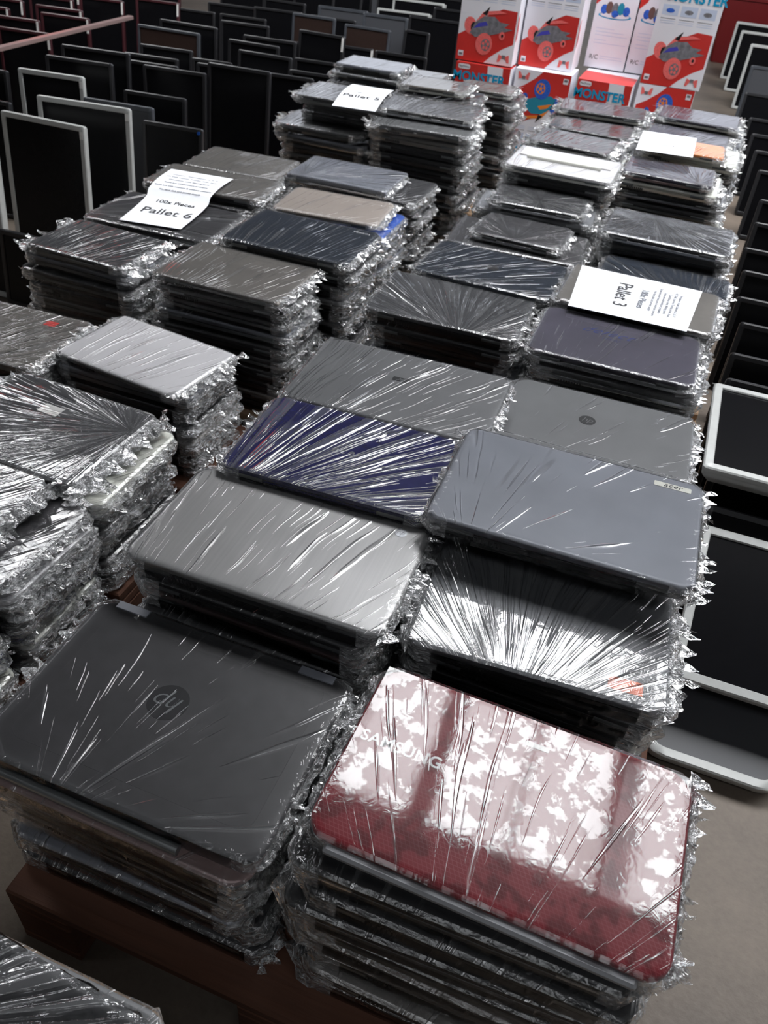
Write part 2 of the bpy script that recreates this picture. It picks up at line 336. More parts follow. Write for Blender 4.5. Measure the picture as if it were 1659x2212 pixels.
# ------------------------------------------------------------------ laptops
def nz(x, y, z): return noise.noise(Vector((x, y, z)))
def film_mesh(w, d, t, seed, n=150, wave=.0008, end=.016, side=.004, fins=6, nx=24, drop=.0, finmul=1.0):
    """film pulled over a laptop: flat sheet on top, skirt down the sides, bunched and puckered at the two short ends"""
    rnd = random.Random(seed); b = MB(); sd = seed * 13.7
    def top(u, v):
        x = (u - .5) * (w - .008); y = (v - .5) * (d - .008)
        return (x, y, t + .0012 + wave * max(0, nz(x * 14, y * 14, sd)))
    b.grid(top, nx, int(nx * .7), 0)
    r = .014; hw, hd = w / 2, d / 2
    L = [(hw - r, -hd), (hw, -hd + r), (hw, hd - r), (hw - r, hd), (-hw + r, hd), (-hw, hd - r), (-hw, -hd + r), (-hw + r, -hd)]
    segs = [(L[i], L[(i + 1) % 8]) for i in range(8)]; tot = sum(hypot(q[0] - p[0], q[1] - p[1]) for p, q in segs)
    pts = []
    for i in range(n):
        s = tot * i / n
        for p, q in segs:
            l = hypot(q[0] - p[0], q[1] - p[1])
            if s <= l: f = s / l; pts.append((p[0] + (q[0] - p[0]) * f, p[1] + (q[1] - p[1]) * f)); break
            s -= l
        else: pts.append(L[0])
    rows = [(-.004, t + .0015), (.0012, t - .001), (.6, t * .72), (1.0, t * .5), (.7, t * .25), (.25, -drop)]
    base = len(b.V)
    for k, (o, z) in enumerate(rows):
        for i, (x, y) in enumerate(pts):
            e = max(0, (abs(x) - (hw - .035)) / .035); e = e * e
            amp = side + (end - side) * e
            nn = nz(x * 38 + sd, y * 38, k * 2.7 + sd); n2 = nz(x * 95, y * 95 + sd, k * 5.1)
            if k == 0: dd, zz = -.004, z
            elif k == 1: dd, zz = .0012 + .0008 * nn, z + .0006 * n2
            else: dd = .001 + amp * o * (.55 + .8 * nn + .45 * n2); zz = min(t, max(.0, z + e * .010 * n2 + .003 * nn))
            # outward normal of the rounded rectangle, roughly
            nxv, nyv = (1 if x > 0 else -1) * (abs(x) > hw - r * .9), (1 if y > 0 else -1) * (abs(y) > hd - r * .9)
            l = hypot(nxv, nyv) or 1
            b.V.append((x + nxv / l * dd, y + nyv / l * dd, zz))
    for k in range(len(rows) - 1):
        for i in range(n):
            j = (i + 1) % n; a = base + k * n; c = a + n
            b.face((a + i, c + i, c + j, a + j), 0 if k == 0 else (1 if abs(pts[i][0]) > hw - .035 else 2), k == 0 or abs(pts[i][0]) < hw - .035)
    # loose puckered tags of film at the ends
    for q in range(fins):
        sx = 1 if rnd.random() < .6 else -1
        cy = rnd.uniform(-hd, hd) * .95; L_ = rnd.uniform(.010, .026) * finmul; W = rnd.uniform(.018, .05) * finmul
        z0 = rnd.uniform(.1, .9) * t; up = rnd.uniform(-.4, .7); sk = rnd.uniform(-.5, .5); ph = rnd.uniform(0, 50)
        def fin(u, v):
            x = sx * (hw - .004 + L_ * v * (.7 + .5 * sin(u * 7 + ph)))
            y = cy + (u - .5) * W * (1 - .35 * v) + sk * L_ * v
            z = z0 + up * L_ * v + .006 * nz(u * 5 + ph, v * 4, sd) * (1 + v) + .004 * nz(u * 13, v * 9 + ph, sd)
            return (x, y, min(t + .012 * (finmul - .95), max(0, z)))
        b.grid(fin, 7, 4, 1, False)
    return b.mesh('stretch_film', [FILM, CRK, FSIDE], 30)
def set_film(o, w, d, fx=-.12, fy=-.45, ft=.6, fk=30., fc=.12, fb=.0, fv=.4, fa=1.15):
    for k, v in dict(fx=fx, fy=fy, ft=ft, fk=fk, fw=w / 2, fd=d / 2, fc=fc, fb=fb, fv=fv, fa=fa).items(): o[k] = float(v)
    return o
def laptop_parts(root, w, d, t, lid='black', base='black', rim=None, hinge=-1, r=.016, hmat='dkmetal', film=None, flip=False, seed=0, detail=True, port=True):
    tb = t * .54; g = .0012
    MB().slab(w - .006, d - .006, r * .8, [(.012, 0), (.004, .0035), (.001, tb * .6), (.0, tb - .001), (.0012, tb)]).build('base', M[base], root)
    if rim: MB().slab(w - .001, d - .001, r, [(.0008, tb - .0085), (0, tb - .0075), (0, tb - .0012), (.0008, tb - .0004)]).build('metal_trim', M[rim], root)
    MB().slab(w, d, r, [(.003, tb + g), (.0008, tb + g + .002), (0, tb + g + .004), (.0006, t - .0032), (.0022, t - .0012), (.006, t - .0002), (.010, t)]).build('lid', M[lid], root)
    hy = hinge * (d / 2 - .004)
    for sx in (-1, 1):
        x = sx * (w / 2 - .055)
        m = MB().cyl((x - .022, hy, tb + .0015), (x + .022, hy, tb + .0015), .0055, 12)
        m.build('hinge', M[hmat], root)
    if detail and port:
        m = MB()
        for k in range(9): m.box(-w * .33 + k * .006, -w * .33 + k * .006 + .0035, -d / 2 + .0025, -d / 2 + .0065, tb * .3, tb * .75)
        m.build('vent', M['black2'], root)
        m = MB().box(w / 2 - .006, w / 2 - .0025, -.02, -.006, tb * .3, tb * .7).box(w / 2 - .006, w / 2 - .0025, .0, .014, tb * .3, tb * .7)
        m.build('port', M['chrome'], root)
    if film is not False:
        f = link('stretch_film', film or film_mesh(w, d, t, seed), root)
        set_film(f, w, d); return f

# top laptops: x, y, z_top, yaw deg, w, d as they lie in the hall
TOP = {}
def top_laptop(key, x, y, z, yaw, w, d, t, label, group=None, fanp=None, fkw=None, cat='laptop', **kw):
    root = empty('laptop', (x, y, z - t), radians(yaw), label, cat, group)
    fk = dict(n=260, end=.015, side=.003, fins=14, nx=40); fk.update(fkw or {})
    fm = film_mesh(w, d, t, hash_(key), **fk)
    f = laptop_parts(root, w, d, t, film=fm, **kw)
    set_film(f, w, d, **(fanp or {}))
    TOP[key] = root
    return root
def hash_(s): return sum(ord(c) * (i + 3) for i, c in enumerate(s)) % 97 + 1
def put_text(root, txt, x, y, z, size, mat, rot=0, shear=0, name='brand_lettering', space=1.0, extrude=.0002, offset=0):
    o = link(name, text_mesh(txt, size, mat, shear, name, extrude, space=space, offset=offset), root, (x, y, z)); o.rotation_euler = (0, 0, radians(rot)); return o
def hp_logo(root, x, y, z, r, disc, ink, rot=0):
    o = MB().cyl((0, 0, 0), (0, 0, .0004), r, 40).build('round_logo', disc, root, (x, y, z)); o.rotation_euler = (0, 0, radians(rot))
    lt = link('lettering', text_mesh('hp', r * 1.42, ink, .35, 'lettering', .0001, space=.95, offset=-.0004), o, (-.0006, r * .05, .0006))
    return o

# prototypes for the laptops further down the stacks: each variant is one thing with its parts, then copied
SLOTN = [('black', 'black', None), ('black2', 'black', None), ('char', 'black', 'dkmetal'), ('grey', 'black', None), ('black', 'black', 'chrome'), ('black2', 'black2', None), ('char', 'black2', None), ('warmgrey', 'black', None), ('blugrey', 'black2', 'dkmetal')]
TONE = {'black': 'black', 'black2': 'matt black', 'char': 'charcoal', 'grey': 'grey-lidded', 'warmgrey': 'warm grey', 'blugrey': 'blue-grey', 'cream': 'off-white', 'ltsilver': 'pale silver', 'rose': 'rosy brown', 'brtblue': 'bright blue', 'blue': 'deep blue', 'silver': 'silver', 'grey2': 'mid-grey', 'purp': 'plum-grey', 'navy': 'navy'}
PROTO = {}
PT = .0330
def proto(v, w, d):
    w = round(w / .02) * .02; d = round(d / .02) * .02; key = (v, w, d)
    if key not in PROTO:
        lid, base, rim = v
        root = empty('laptop', (0, 0, -50), 0, 'laptop', 'laptop')
        fm = film_mesh(w, d, PT - .001, len(PROTO) + 3, n=120, end=.021, side=.0035, fins=12, nx=8)
        f = laptop_parts(root, w, d, PT - .001, lid, base, rim, hinge=random.choice((-1, 1)), film=fm)
        set_film(f, w, d)
        PROTO[key] = root
    return PROTO[key]
ORD = ['topmost', 'second', 'third', 'fourth', 'fifth', 'sixth', 'seventh', 'eighth', 'ninth', 'tenth', 'eleventh', 'twelfth', 'thirteenth', 'fourteenth', 'fifteenth', 'sixteenth']
used_protos = set()
KEEP = {"the dark grey laptop behind the blue one": 7, "the grey laptop with the black round logo": 7, "the glossy dark laptop left of the plum-grey one": 7, "the dark slate laptop with faint logo": 7, "the wide charcoal laptop below the netbook": 2, "the pale grey laptop under the small black one": 5, "the upturned light grey laptop": 10, "the first charcoal laptop behind the upturned one": 6, "the second charcoal laptop behind the upturned one": 6, "the charcoal laptop right below the blue-titled box": 5, "the nearer plum-black laptop at the right": 3, "the mirror-like laptop at the far left": 7, "the charcoal laptop below the sheet numbered 6": 2, "the brown-grey laptop below the sheet numbered 6": 2, "the plain dark taupe laptop at the back left": 3, "the farthest left netbook and its slate laptop": 1, "the jutting grey laptop near sheet 5": 8, "the dark laptop behind the slate netbook": 0, "the crumpled black laptop in the bottom left corner": 1}
#KEEP#
def stack(under, x, y, ztop, w, d, spec=None, n0=1, jx=.010, jy=.008, zb=.145, seed=0, first=None):
    """laptops from ztop down to the pallet; 'under' words the thing on top of the stack"""
    rnd = random.Random(hash_(under) + seed); H_ = ztop - zb
    n = max(1, round(H_ / .0335)); th = H_ / n
    for k in range(n):
        if k >= KEEP.get(under, 99): break          # nothing of the rest can be seen from in front
        v = SLOTN[rnd.choice((0, 0, 1, 1, 2, 3, 4, 5, 6, 7, 8))]
        if spec and k in spec: v = spec[k]
        w_ = w - rnd.choice((0, .02, .02, .04)); d_ = d - rnd.choice((0, 0, .02))
        key_root = proto(v, w_, d_)
        pk = id(key_root)
        if pk not in used_protos: used_protos.add(pk); o = key_root
        else: o = copy_tree(key_root)
        z = ztop - (k + 1) * th
        o.location = (x + rnd.uniform(-jx, jx), y + rnd.uniform(-jy, jy), z + .0005); o.rotation_euler = (0, 0, radians(rnd.uniform(-1.6, 1.6))); o.scale = (1, 1, (th - .0005) / (PT - .0005 + .0012))
        o['label'] = '%s laptop, %s one below %s' % (TONE[v[0]], 'first' if k == 0 else ORD[k], under)
        o['category'] = 'laptop'; o['group'] = 'film-wrapped laptops stacked below the top ones'

random.seed(5)
GT = 'film-wrapped laptops on top of the stacks'
# --- the six pallets
pallet(-.60, .225, .328, 1.53, M['wood'], 'red-brown wooden pallet under the nearest stacks of wrapped laptops')
pallet(-.62, .235, 1.60, 2.60, M['wood2'], 'tan wooden pallet carrying the laptops with the sheet numbered 3')
pallet(-.56, .215, 2.64, 3.92, M['wood2'], 'tan wooden pallet of laptops right in front of the toy boxes')
pallet(-1.56, -.79, .36, 1.50, M['wood'], 'wooden pallet at left under the pale silver and red-stickered laptops')
pallet(-1.58, -.74, 1.55, 2.76, M['wood2'], 'wooden pallet carrying the laptops with the sheet numbered 6')
pallet(-1.46, -.72, 2.80, 3.80, M['wood2'], 'wooden pallet carrying the tall stacks with the sheet numbered 5')

# --- pallet 1, nearest
t1 = top_laptop('hpblack', -.415, .508, .430, 0, .391, .276, .024, 'big charcoal laptop with round black logo, nearest at the left', GT, dict(fx=-.06, fy=-.20, ft=.675, fk=12, fc=.03), dict(n=420, end=.012, nx=70, fins=12), lid='char', base='black', hinge=1, r=.03, hmat='dkmetal')
MB().slab(.335, .225, .02, [(0, 0), (.0003, .0003)]).build('inlay_panel', M['char'], t1, (0, .006, .0239))
hp_logo(t1, -.012, .012, .0243, .0275, M['black'], M['dkmetal'], 180)
for sx in (-.145, .145): MB().bbox(-.026, .026, -.007, .007, 0, .003, .001).build('hinge_cover', M['blugrey'], t1, (sx, .131, .0225))
t = top_laptop('rosy', -.425, .497, .4055, -.6, .40, .29, .022, 'rosy brown laptop with silver hinge bar, sticking out under the big charcoal one', None, dict(ft=.66, fc=.05), dict(n=300, end=.01, fins=8), lid='rose', base='black', r=.03, port=False)
MB().cyl((-.17, -.1335, .027), (.11, -.1335, .027), .0065, 16).build('hinge_bar', M['dkmetal'], t)
stack('the rosy brown laptop', -.418, .506, .383, .38, .28, {8: ('purp', 'black', None), 0: ('black', 'black', None), 1: ('black', 'black', 'dkmetal')}, 2)
t2 = top_laptop('samsung', .016, .515, .499, -1.5, .387, .245, .030, 'glossy maroon laptop with white lettering and silver hinges, nearest at the right', GT, dict(fx=.0, fy=-.30, ft=.67, fk=22, fc=.03, fb=.75, fv=.03, fa=.55), dict(wave=.00015, n=420, end=.012, nx=70, fins=16), lid='red', base='dkmetal', rim='chrome', hinge=-1, r=.03, hmat='chrome')
for ch in t2.children:
    if ch.name.startswith('stretch_film'): ch['fd'] = ch['fd'] * 1.3; ch['fw'] = ch['fw'] * 1.04
put_text(t2, 'SAMSUNG', -.132, .012, .0302, .021, M['white'], 0, 0, space=1.05, offset=.0004)
MB().bbox(-.165, .165, -.006, .006, 0, .010, .003).build('hinge_bar', M['grey2'], t2, (0, -.1255, .0125))
MB().slab(.028, .007, .001, [(0, 0), (0, .0003)]).build('clear_sticker', M['labelw'], t2, (.014, .084, .0302))
t = top_laptop('under_samsung', -.003, .505, .4675, .6, .372, .258, .030, 'glossy black laptop with silver hinge edge, directly under the maroon one', None, dict(ft=.66), dict(n=300, end=.01), lid='black', base='black', rim='chrome', hinge=-1, r=.028, hmat='chrome')
stack('the glossy black laptop with silver hinge edge', .003, .508, .4365, .38, .28, {0: ('black', 'black', None), 1: ('black', 'black', 'chrome'), 2: ('black2', 'black', 'dkmetal')}, 2)
t3 = top_laptop('glossy', -.003, .829, .485, 3.2, .348, .236, .031, 'glossy graphite laptop with dense white film folds and salmon sticker', GT, dict(fx=-.02, fy=-.20, ft=.45, fk=15, fc=.08), dict(n=360, nx=70, end=.022, fins=24, finmul=1.6), lid='graph', base='black', hinge=1, r=.018)
MB().slab(.27, .008, .001, [(0, 0), (.0004, .0012)]).build('hinge_strip', M['cream'], t3, (0, .106, .0308))
MB().slab(.045, .022, .001, [(0, 0), (0, .0004)]).build('price_sticker', M['orst'], t3, (.118, -.088, .0312))
stack('the graphite laptop with the salmon sticker', 0, .835, .453, .36, .24, {0: ('black', 'black', None), 1: ('black2', 'black', None), 2: ('black', 'black', None)})
t4 = top_laptop('acergrey', -.018, 1.009, .558, .8, .389, .257, .032, 'blue-grey laptop with pale lettered name plate at its far right corner', GT, dict(fx=-.12, fy=-.19, ft=.65, fk=9, fc=.03), dict(n=360, nx=60, end=.014, side=.007), lid='blugrey', base='black', hinge=-1, r=.02)
pl = MB().slab(.058, .013, .0015, [(0, 0), (.0003, .0005)]).build('name_plate', M['cream'], t4, (.146, .104, .0322))
put_text(pl, 'acer', 0, .0008, .0007, .015, M['ink'], 0, .3, 'lettering', 1.1, .0001)
stack('the blue-grey laptop with the name plate', -.012, 1.085, .525, .38, .24)
t5 = top_laptop('hpsilver', -.393, .785, .508, .8, .392, .232, .031, 'brushed silver laptop with small round logo at its far right corner', GT, dict(fx=-.10, fy=-.55, ft=.65, fk=42, fc=.03), dict(n=360, nx=60, end=.012), lid='silver', base='black', hinge=-1, r=.024)
hp_logo(t5, .152, .092, .0312, .0095, M['chrome'], M['dkmetal'])
stack('the brushed silver laptop', -.398, .785, .475, .38, .24, {0: ('black', 'black', None), 1: ('rose', 'black', None)}, jy=.005)
t6 = top_laptop('blue', -.390, 1.008, .529, 2.0, .346, .228, .030, 'glossy deep blue laptop with silver lettering under strong film folds', GT, dict(fx=-.15, fy=-.24, ft=.5, fk=16, fc=.06), dict(n=360, nx=60), lid='blue', base='blue', hinge=-1, r=.018)
put_text(t6, 'acer', .004, .0, .0302, .026, M['chrome'], 0, .15, space=1.15)
stack('the deep blue laptop', -.39, 1.01, .498, .36, .22, jy=.004)
t7 = top_laptop('dellgrey', -.378, 1.245, .531, 2.0, .382, .246, .030, 'dark grey laptop with small black emblem, behind the deep blue one', GT, dict(fx=-.20, fy=-.45, ft=.58, fk=30, fc=.05), dict(n=300, nx=50), lid='grey', base='black', hinge=-1, r=.03)
em = MB().slab(.034, .014, .001, [(0, 0), (0, .0004)]).build('emblem', M['black'], t7, (-.005, .022, .0302))
put_text(em, 'hp', 0, 0, .0006, .013, M['dkmetal'], 0, .3, 'lettering')
stack('the dark grey laptop behind the blue one', -.385, 1.245, .50, .38, .25, jy=.003)
t8 = top_laptop('hpright', -.016, 1.389, .467, 1.0, .365, .239, .030, 'grey laptop with black round logo in the middle of its lid', GT, dict(fx=-.2, fy=-.35, ft=.68, fk=20, fc=.05), dict(n=300, nx=50, end=.022, fins=20), lid='grey', base='black', hinge=-1, r=.03)
hp_logo(t8, -.02, .012, .0302, .0165, M['black'], M['grey'])
stack('the grey laptop with the black round logo', -.01, 1.389, .437, .38, .25)

# --- pallet 3
t9 = top_laptop('defect', -.029, 1.727, .484, .2, .361, .243, .030, 'plum-grey laptop marked with blue handwriting and bright front edge', GT, dict(ft=.68, fc=.04), dict(n=260, end=.02, fins=16), lid='purp', base='ltsilver', rim='chrome', hinge=-1, r=.026)
put_text(t9, 'defect', -.03, .04, .0304, .042, M['blueink'], -2, .7, 'handwriting', 1.1, .0001, -.0006)
put_text(t9, '(cam)', -.015, .012, .0304, .016, M['blueink'], -2, .5, 'handwriting', 1.1, .0001, -.0003)
stack('the plum-grey laptop with handwriting', -.02, 1.735, .453, .37, .25, {0: ('grey', 'cream', 'chrome')})
t10 = top_laptop('striped', -.426, 1.757, .473, 1.1, .366, .240, .030, 'dark brown-black glossy laptop with many fan folds, left of the plum-grey one', GT, dict(fx=.06, fy=-.17, ft=.49, fk=13, fc=.05), dict(n=260), lid='gloss', base='black', hinge=-1)
stack('the glossy dark laptop left of the plum-grey one', -.42, 1.757, .442, .38, .24, {0: ('black', 'black', None), 1: ('black2', 'black2', None)})
t11 = top_laptop('hpdark', -.388, 1.994, .483, -1.5, .358, .238, .030, 'dark slate laptop with faint round logo, behind the glossy fan-folded one', GT, dict(fx=-.3, fy=-.3, ft=.58, fk=20, fc=.04), dict(n=240), lid='navy', base='black', hinge=-1, r=.022)
hp_logo(t11, 0, .0, .0302, .016, M['black'], M['char'])
stack('the dark slate laptop with faint logo', -.39, 1.992, .452, .36, .24, jy=.004)
t12 = top_laptop('paperbase', -.011, 1.985, .496, -2.0, .372, .25, .030, 'taupe-grey laptop lying under the sheet numbered 3', GT, dict(ft=.75, fc=.02), dict(n=240, end=.022, fins=16), lid='warmgrey', base='black', hinge=-1)
stack('the taupe-grey laptop below the sheet numbered 3', -.005, 1.985, .465, .38, .24, jy=.003)
top_laptop('fardark', .036, 2.235, .455, -1.7, .343, .20, .030, 'dark slate laptop just behind the sheet numbered 3', GT, dict(fx=.1, fy=-.2, ft=.55, fk=14), dict(n=200), lid='navy', base='black')
stack('the dark slate laptop behind the sheet numbered 3', .03, 2.235, .425, .36, .20, jy=.003)
top_laptop('r12', .013, 2.469, .510, -1.4, .355, .238, .026, 'dark glossy laptop mirroring the toy boxes, at the right edge', GT, dict(fx=-.05, fy=.1, ft=.60, fk=10), dict(n=240, end=.02), lid='gloss', base='navy', rim='chrome')
stack('the glossy laptop mirroring the toy boxes', .013, 2.472, .483, .36, .24, jy=.003)
top_laptop('netbook', -.384, 2.335, .474, -2.3, .257, .192, .024, 'small dark netbook with bright front edge on a wide dark laptop', GT, dict(fx=.0, fy=-.1, ft=.56, fk=10), dict(n=200), lid='char', base='cream', rim='chrome', hinge=-1)
top_laptop('netbase', -.390, 2.325, .4485, 2.5, .39, .235, .030, 'wide charcoal laptop lying under the small dark netbook', None, dict(ft=.6), dict(n=220), lid='char', base='black')
stack('the wide charcoal laptop below the netbook', -.39, 2.33, .418, .38, .22, n0=2, jy=.003)
top_laptop('smalldark', -.383, 2.545, .504, 2.7, .281, .185, .026, 'small black laptop with film creases spreading from its middle', GT, dict(fx=.0, fy=-.02, ft=.56, fk=8), dict(n=200), lid='gloss', base='black', rim='chrome')
top_laptop('underdark', -.39, 2.548, .477, 4.0, .361, .185, .030, 'pale grey laptop sticking out under the small black one', None, dict(ft=.6), dict(n=200, end=.02), lid='grey2', base='grey')
stack('the pale grey laptop under the small black one', -.39, 2.552, .447, .36, .18, n0=2, jy=.002)

# --- pallet 4
t = top_laptop('lgrey', -.362, 2.757, .563, -.5, .340, .245, .028, 'light grey laptop lying upside down with white hinge bar on top', GT, dict(ft=.62, fc=.1), dict(n=220, end=.02), lid='ltsilver', base='black', rim='cream')
MB().cyl((-.12, -.015, .004), (.12, -.015, .004), .007, 10).build('hinge_bar', M['cream'], t, (0, 0, .028))
MB().slab(.30, .10, .004, [(0, 0), (.001, .004)]).build('battery_cover', M['ltsilver'], t, (0, .05, .028))
stack('the upturned light grey laptop', -.365, 2.765, .534, .36, .24, jy=.004)
for key, x, y, z, yaw, w, d, lab, lid in (
    ('t4c', -.377, 3.035, .567, -3.8, .279, .202, 'small charcoal laptop with white front edge, first behind the upturned light grey one', 'char'),
    ('t4b', -.366, 3.345, .548, .2, .30, .19, 'small charcoal laptop with white front edge, second behind the upturned light grey one', 'char'),
    ('t4a', -.364, 3.595, .565, 4.5, .331, .20, 'charcoal laptop with white front edge right below the blue-titled box', 'char'),
    ('t4e', .004, 3.765, .560, -1.4, .31, .223, 'plum-black laptop at the far right end of the stacks, by the toy boxes', 'purp'),
    ('t4f', -.017, 3.500, .540, -4.5, .30, .212, 'plum-black laptop between the sheet numbered 4 and the far right end', 'purp')):
    top_laptop(key, x, y, z, yaw, w, d, .026, lab, GT, dict(ft=.58, fk=34), dict(n=180, end=.03, side=.005, fins=24, finmul=1.6), lid=lid, base='black', rim='cream')
    stack({'t4c': 'the first charcoal laptop behind the upturned one', 't4b': 'the second charcoal laptop behind the upturned one', 't4a': 'the charcoal laptop right below the blue-titled box', 't4e': 'the farthest plum-black laptop at the right', 't4f': 'the nearer plum-black laptop at the right'}[key], x, y, z - .027, min(w + .06, .36), d + (.02 if key in ('t4c',) else 0), seed=3, jy=.004, first=None)
top_laptop('t4g', -.037, 2.897, .561, -1.5, .28, .199, .026, 'small plum laptop with red reflections in front of the sheet numbered 4', GT, dict(ft=.55, fk=14, fx=.1, fy=-.1), dict(n=200), lid='purp', base='purp', rim='rose')
top_laptop('t4h', -.040, 2.915, .534, -2.0, .335, .24, .026, 'off-white laptop under the small plum laptop with red reflections', None, dict(ft=.6), dict(n=200, end=.02), lid='cream', base='cream')
stack('the off-white laptop under the small plum one', -.03, 2.92, .507, .36, .24, {2: ('cream', 'cream', None)}, n0=2, jy=.004)
top_laptop('cream', .01, 3.245, .548, -2.0, .33, .23, .028, 'cream laptop under the right edge of the sheet numbered 4', GT, dict(ft=.62), dict(n=200, end=.02), lid='cream', base='cream')
top_laptop('orangel', -.01, 3.19, .5735, 1.0, .26, .17, .024, 'orange laptop peeping out beside the sheet numbered 4', GT, dict(ft=.6), dict(n=160), lid='orange', base='cream')
stack('the cream laptop beneath the orange one', .0, 3.26, .52, .36, .24, n0=2, jy=.004)

# --- pallet 6 and pallet 2 on the left
t = top_laptop('ltgrey', -1.012, 1.346, .385, -7.4, .332, .223, .022, 'pale silver laptop with plain sharp-cornered lid at the left', GT, dict(fx=-.1, fy=-.55, ft=.62, fk=40, fc=.03), dict(n=300, end=.022, fins=20, finmul=1.4), lid='ltsilver', base='dkmetal', r=.006)
stack('the plain pale silver laptop', -1.01, 1.35, .362, .34, .22, {2: ('black', 'black', 'chrome')}, jy=.004)
t = top_laptop('redtag', -1.380, 1.283, .381, 2.7, .370, .245, .030, 'grey-brown laptop with red sticker at the left edge', GT, dict(fx=-.2, fy=-.5, ft=.52, fk=34, fc=.5), dict(n=260, end=.02), lid='warmgrey', base='black')
MB().slab(.03, .022, .001, [(0, 0), (0, .0004)]).build('red_sticker', M['redst'], t, (.10, .075, .0302))
stack('the laptop with the red sticker', -1.38, 1.28, .35, .38, .25, jy=.004)
t = top_laptop('label34', -1.015, 1.003, .396, -3.0, .343, .262, .034, 'dark glossy laptop with white label and radiating film folds at the left', GT, dict(fx=.16, fy=.06, ft=.49, fk=11, fc=.12), dict(n=320, nx=60, end=.028, fins=30, finmul=1.7), lid='gloss', base='black')
MB().slab(.045, .03, .001, [(0, 0), (0, .0004)]).build('white_label', M['labelw'], t, (-.02, .045, .0342))
stack('the glossy laptop with the white label', -.985, 1.0, .361, .36, .26, {0: ('cream', 'cream', None), 2: ('char', 'black', 'chrome')}, jy=.004)
top_laptop('t35', -1.076, .758, .399, -1.3, .37, .215, .032, 'charcoal laptop cut by the left frame edge, with parallel film folds', GT, dict(fx=-.3, fy=-.55, ft=.5, fk=34, fc=.1), dict(n=300, end=.028, fins=26, finmul=1.6), lid='char', base='black')
stack('the charcoal laptop cut by the left edge', -.985, .752, .366, .38, .22, {1: ('ltsilver', 'dkmetal', None), 4: ('blue', 'blue', None), 5: ('cream', 'ltsilver', 'chrome')}, jy=.004)
top_laptop('t36', -1.045, .50, .375, 0, .37, .24, .032, 'black laptop just outside the left edge, its film-covered end showing', GT, dict(ft=.55), dict(n=240, end=.028, fins=26, finmul=1.5), lid='char', base='black')
stack('the black laptop just outside the left edge', -.985, .50, .342, .38, .24, {0: ('blugrey', 'black', None), 2: ('cream', 'dkmetal', 'chrome'), 3: ('blue', 'blue', None), 4: ('cream', 'ltsilver', 'chrome')}, jy=.004)
t = top_laptop('taupe13', -.962, 1.681, .466, -.5, .344, .232, .022, 'warm taupe-grey laptop on the tall stack, front of the middle left column', GT, dict(fx=-.1, fy=-.6, ft=.62, fk=50, fc=.04), dict(n=280, end=.022, fins=22, finmul=1.3), lid='warmgrey', base='grey', r=.006)
stack('the warm taupe-grey laptop', -.955, 1.672, .443, .36, .22, {1: ('black2', 'black', 'dkmetal'), 4: ('char', 'black', 'dkmetal')}, jy=.004)
top_laptop('left24', -1.394, 1.709, .438, -2.5, .295, .213, .024, 'dark mirror-like laptop at the far left with folded film corner', GT, dict(fx=-.1, fy=-.5, ft=.56, fk=34, fc=.08), dict(n=240, end=.025, fins=26, finmul=1.7), lid='gloss', base='black', rim='dkmetal')
stack('the mirror-like laptop at the far left', -1.39, 1.705, .413, .36, .23, {3: ('warmgrey', 'black', 'dkmetal')}, jy=.004)
t = top_laptop('toshiba', -.900, 1.925, .488, -.2, .357, .25, .030, 'dark slate laptop with white upside-down lettering at its far right corner', GT, dict(fx=-.05, fy=-.6, ft=.62, fk=42, fc=.04), dict(n=260, end=.02, fins=16), lid='navy', base='black')
put_text(t, 'TOSHIBA', .132, .100, .0304, .0115, M['white'], 180, 0, space=1.1)
stack('the dark slate laptop with upside-down lettering', -.895, 1.92, .457, .37, .24, jy=.003)
top_laptop('t6c', -1.354, 1.972, .438, 2.0, .386, .25, .030, 'charcoal laptop under the lower half of the sheet numbered 6', GT, dict(fx=-.25, fy=-.1, ft=.57, fk=14), dict(n=240, end=.02), lid='char', base='warmgrey', rim='chrome')
stack('the charcoal laptop below the sheet numbered 6', -1.35, 1.972, .407, .38, .24, jy=.003)
top_laptop('t6b', -1.337, 2.215, .472, 5.0, .375, .20, .026, 'brown-grey laptop under the upper half of the sheet numbered 6', GT, dict(fx=-.1, fy=-.5, ft=.6, fk=40), dict(n=240, end=.022), lid='warmgrey', base='black')
stack('the brown-grey laptop below the sheet numbered 6', -1.34, 2.212, .445, .38, .22, jy=.003)
top_laptop('t6a', -1.392, 2.50, .448, 3.0, .332, .235, .028, 'plain dark taupe laptop at the back left of the group with sheet 6', GT, dict(fx=-.1, fy=-.5, ft=.6, fk=40), dict(n=200), lid='warmgrey', base='black')
stack('the plain dark taupe laptop at the back left', -1.39, 2.495, .419, .36, .24, jy=.003)
top_laptop('taupe', -.951, 2.265, .458, 4.7, .327, .217, .022, 'light beige laptop with rounded corners in front of the navy one', GT, dict(fx=-.2, fy=-.5, ft=.64, fk=36, fc=.04), dict(n=240, end=.02, fins=16), lid='taupe', base='cream', r=.024)
top_laptop('bluelap', -.925, 2.25, .4355, 1.0, .345, .225, .026, 'bright blue laptop showing at the right under the light beige one', None, dict(ft=.6), dict(n=220, end=.02), lid='brtblue', base='brtblue')
stack('the bright blue laptop under the beige one', -.93, 2.25, .408, .36, .24, n0=2, jy=.004)
top_laptop('navy', -1.009, 2.505, .481, 1.3, .339, .225, .032, 'blue-black laptop with silver rim and two long white folds', GT, dict(fx=-.12, fy=-.10, ft=.58, fk=8), dict(n=240), lid='blugrey', base='chrome', rim='chrome', r=.006)
top_laptop('undernavy', -.94, 2.56, .447, -1.8, .37, .25, .028, 'black glossy laptop sticking out right of the blue-black one', None, dict(fx=-.1, fy=-.5, ft=.54, fk=36), dict(n=220, end=.02), lid='gloss', base='black', rim='chrome')
stack('the black glossy laptop beside the blue-black one', -.94, 2.57, .418, .38, .24, n0=2, jy=.004)

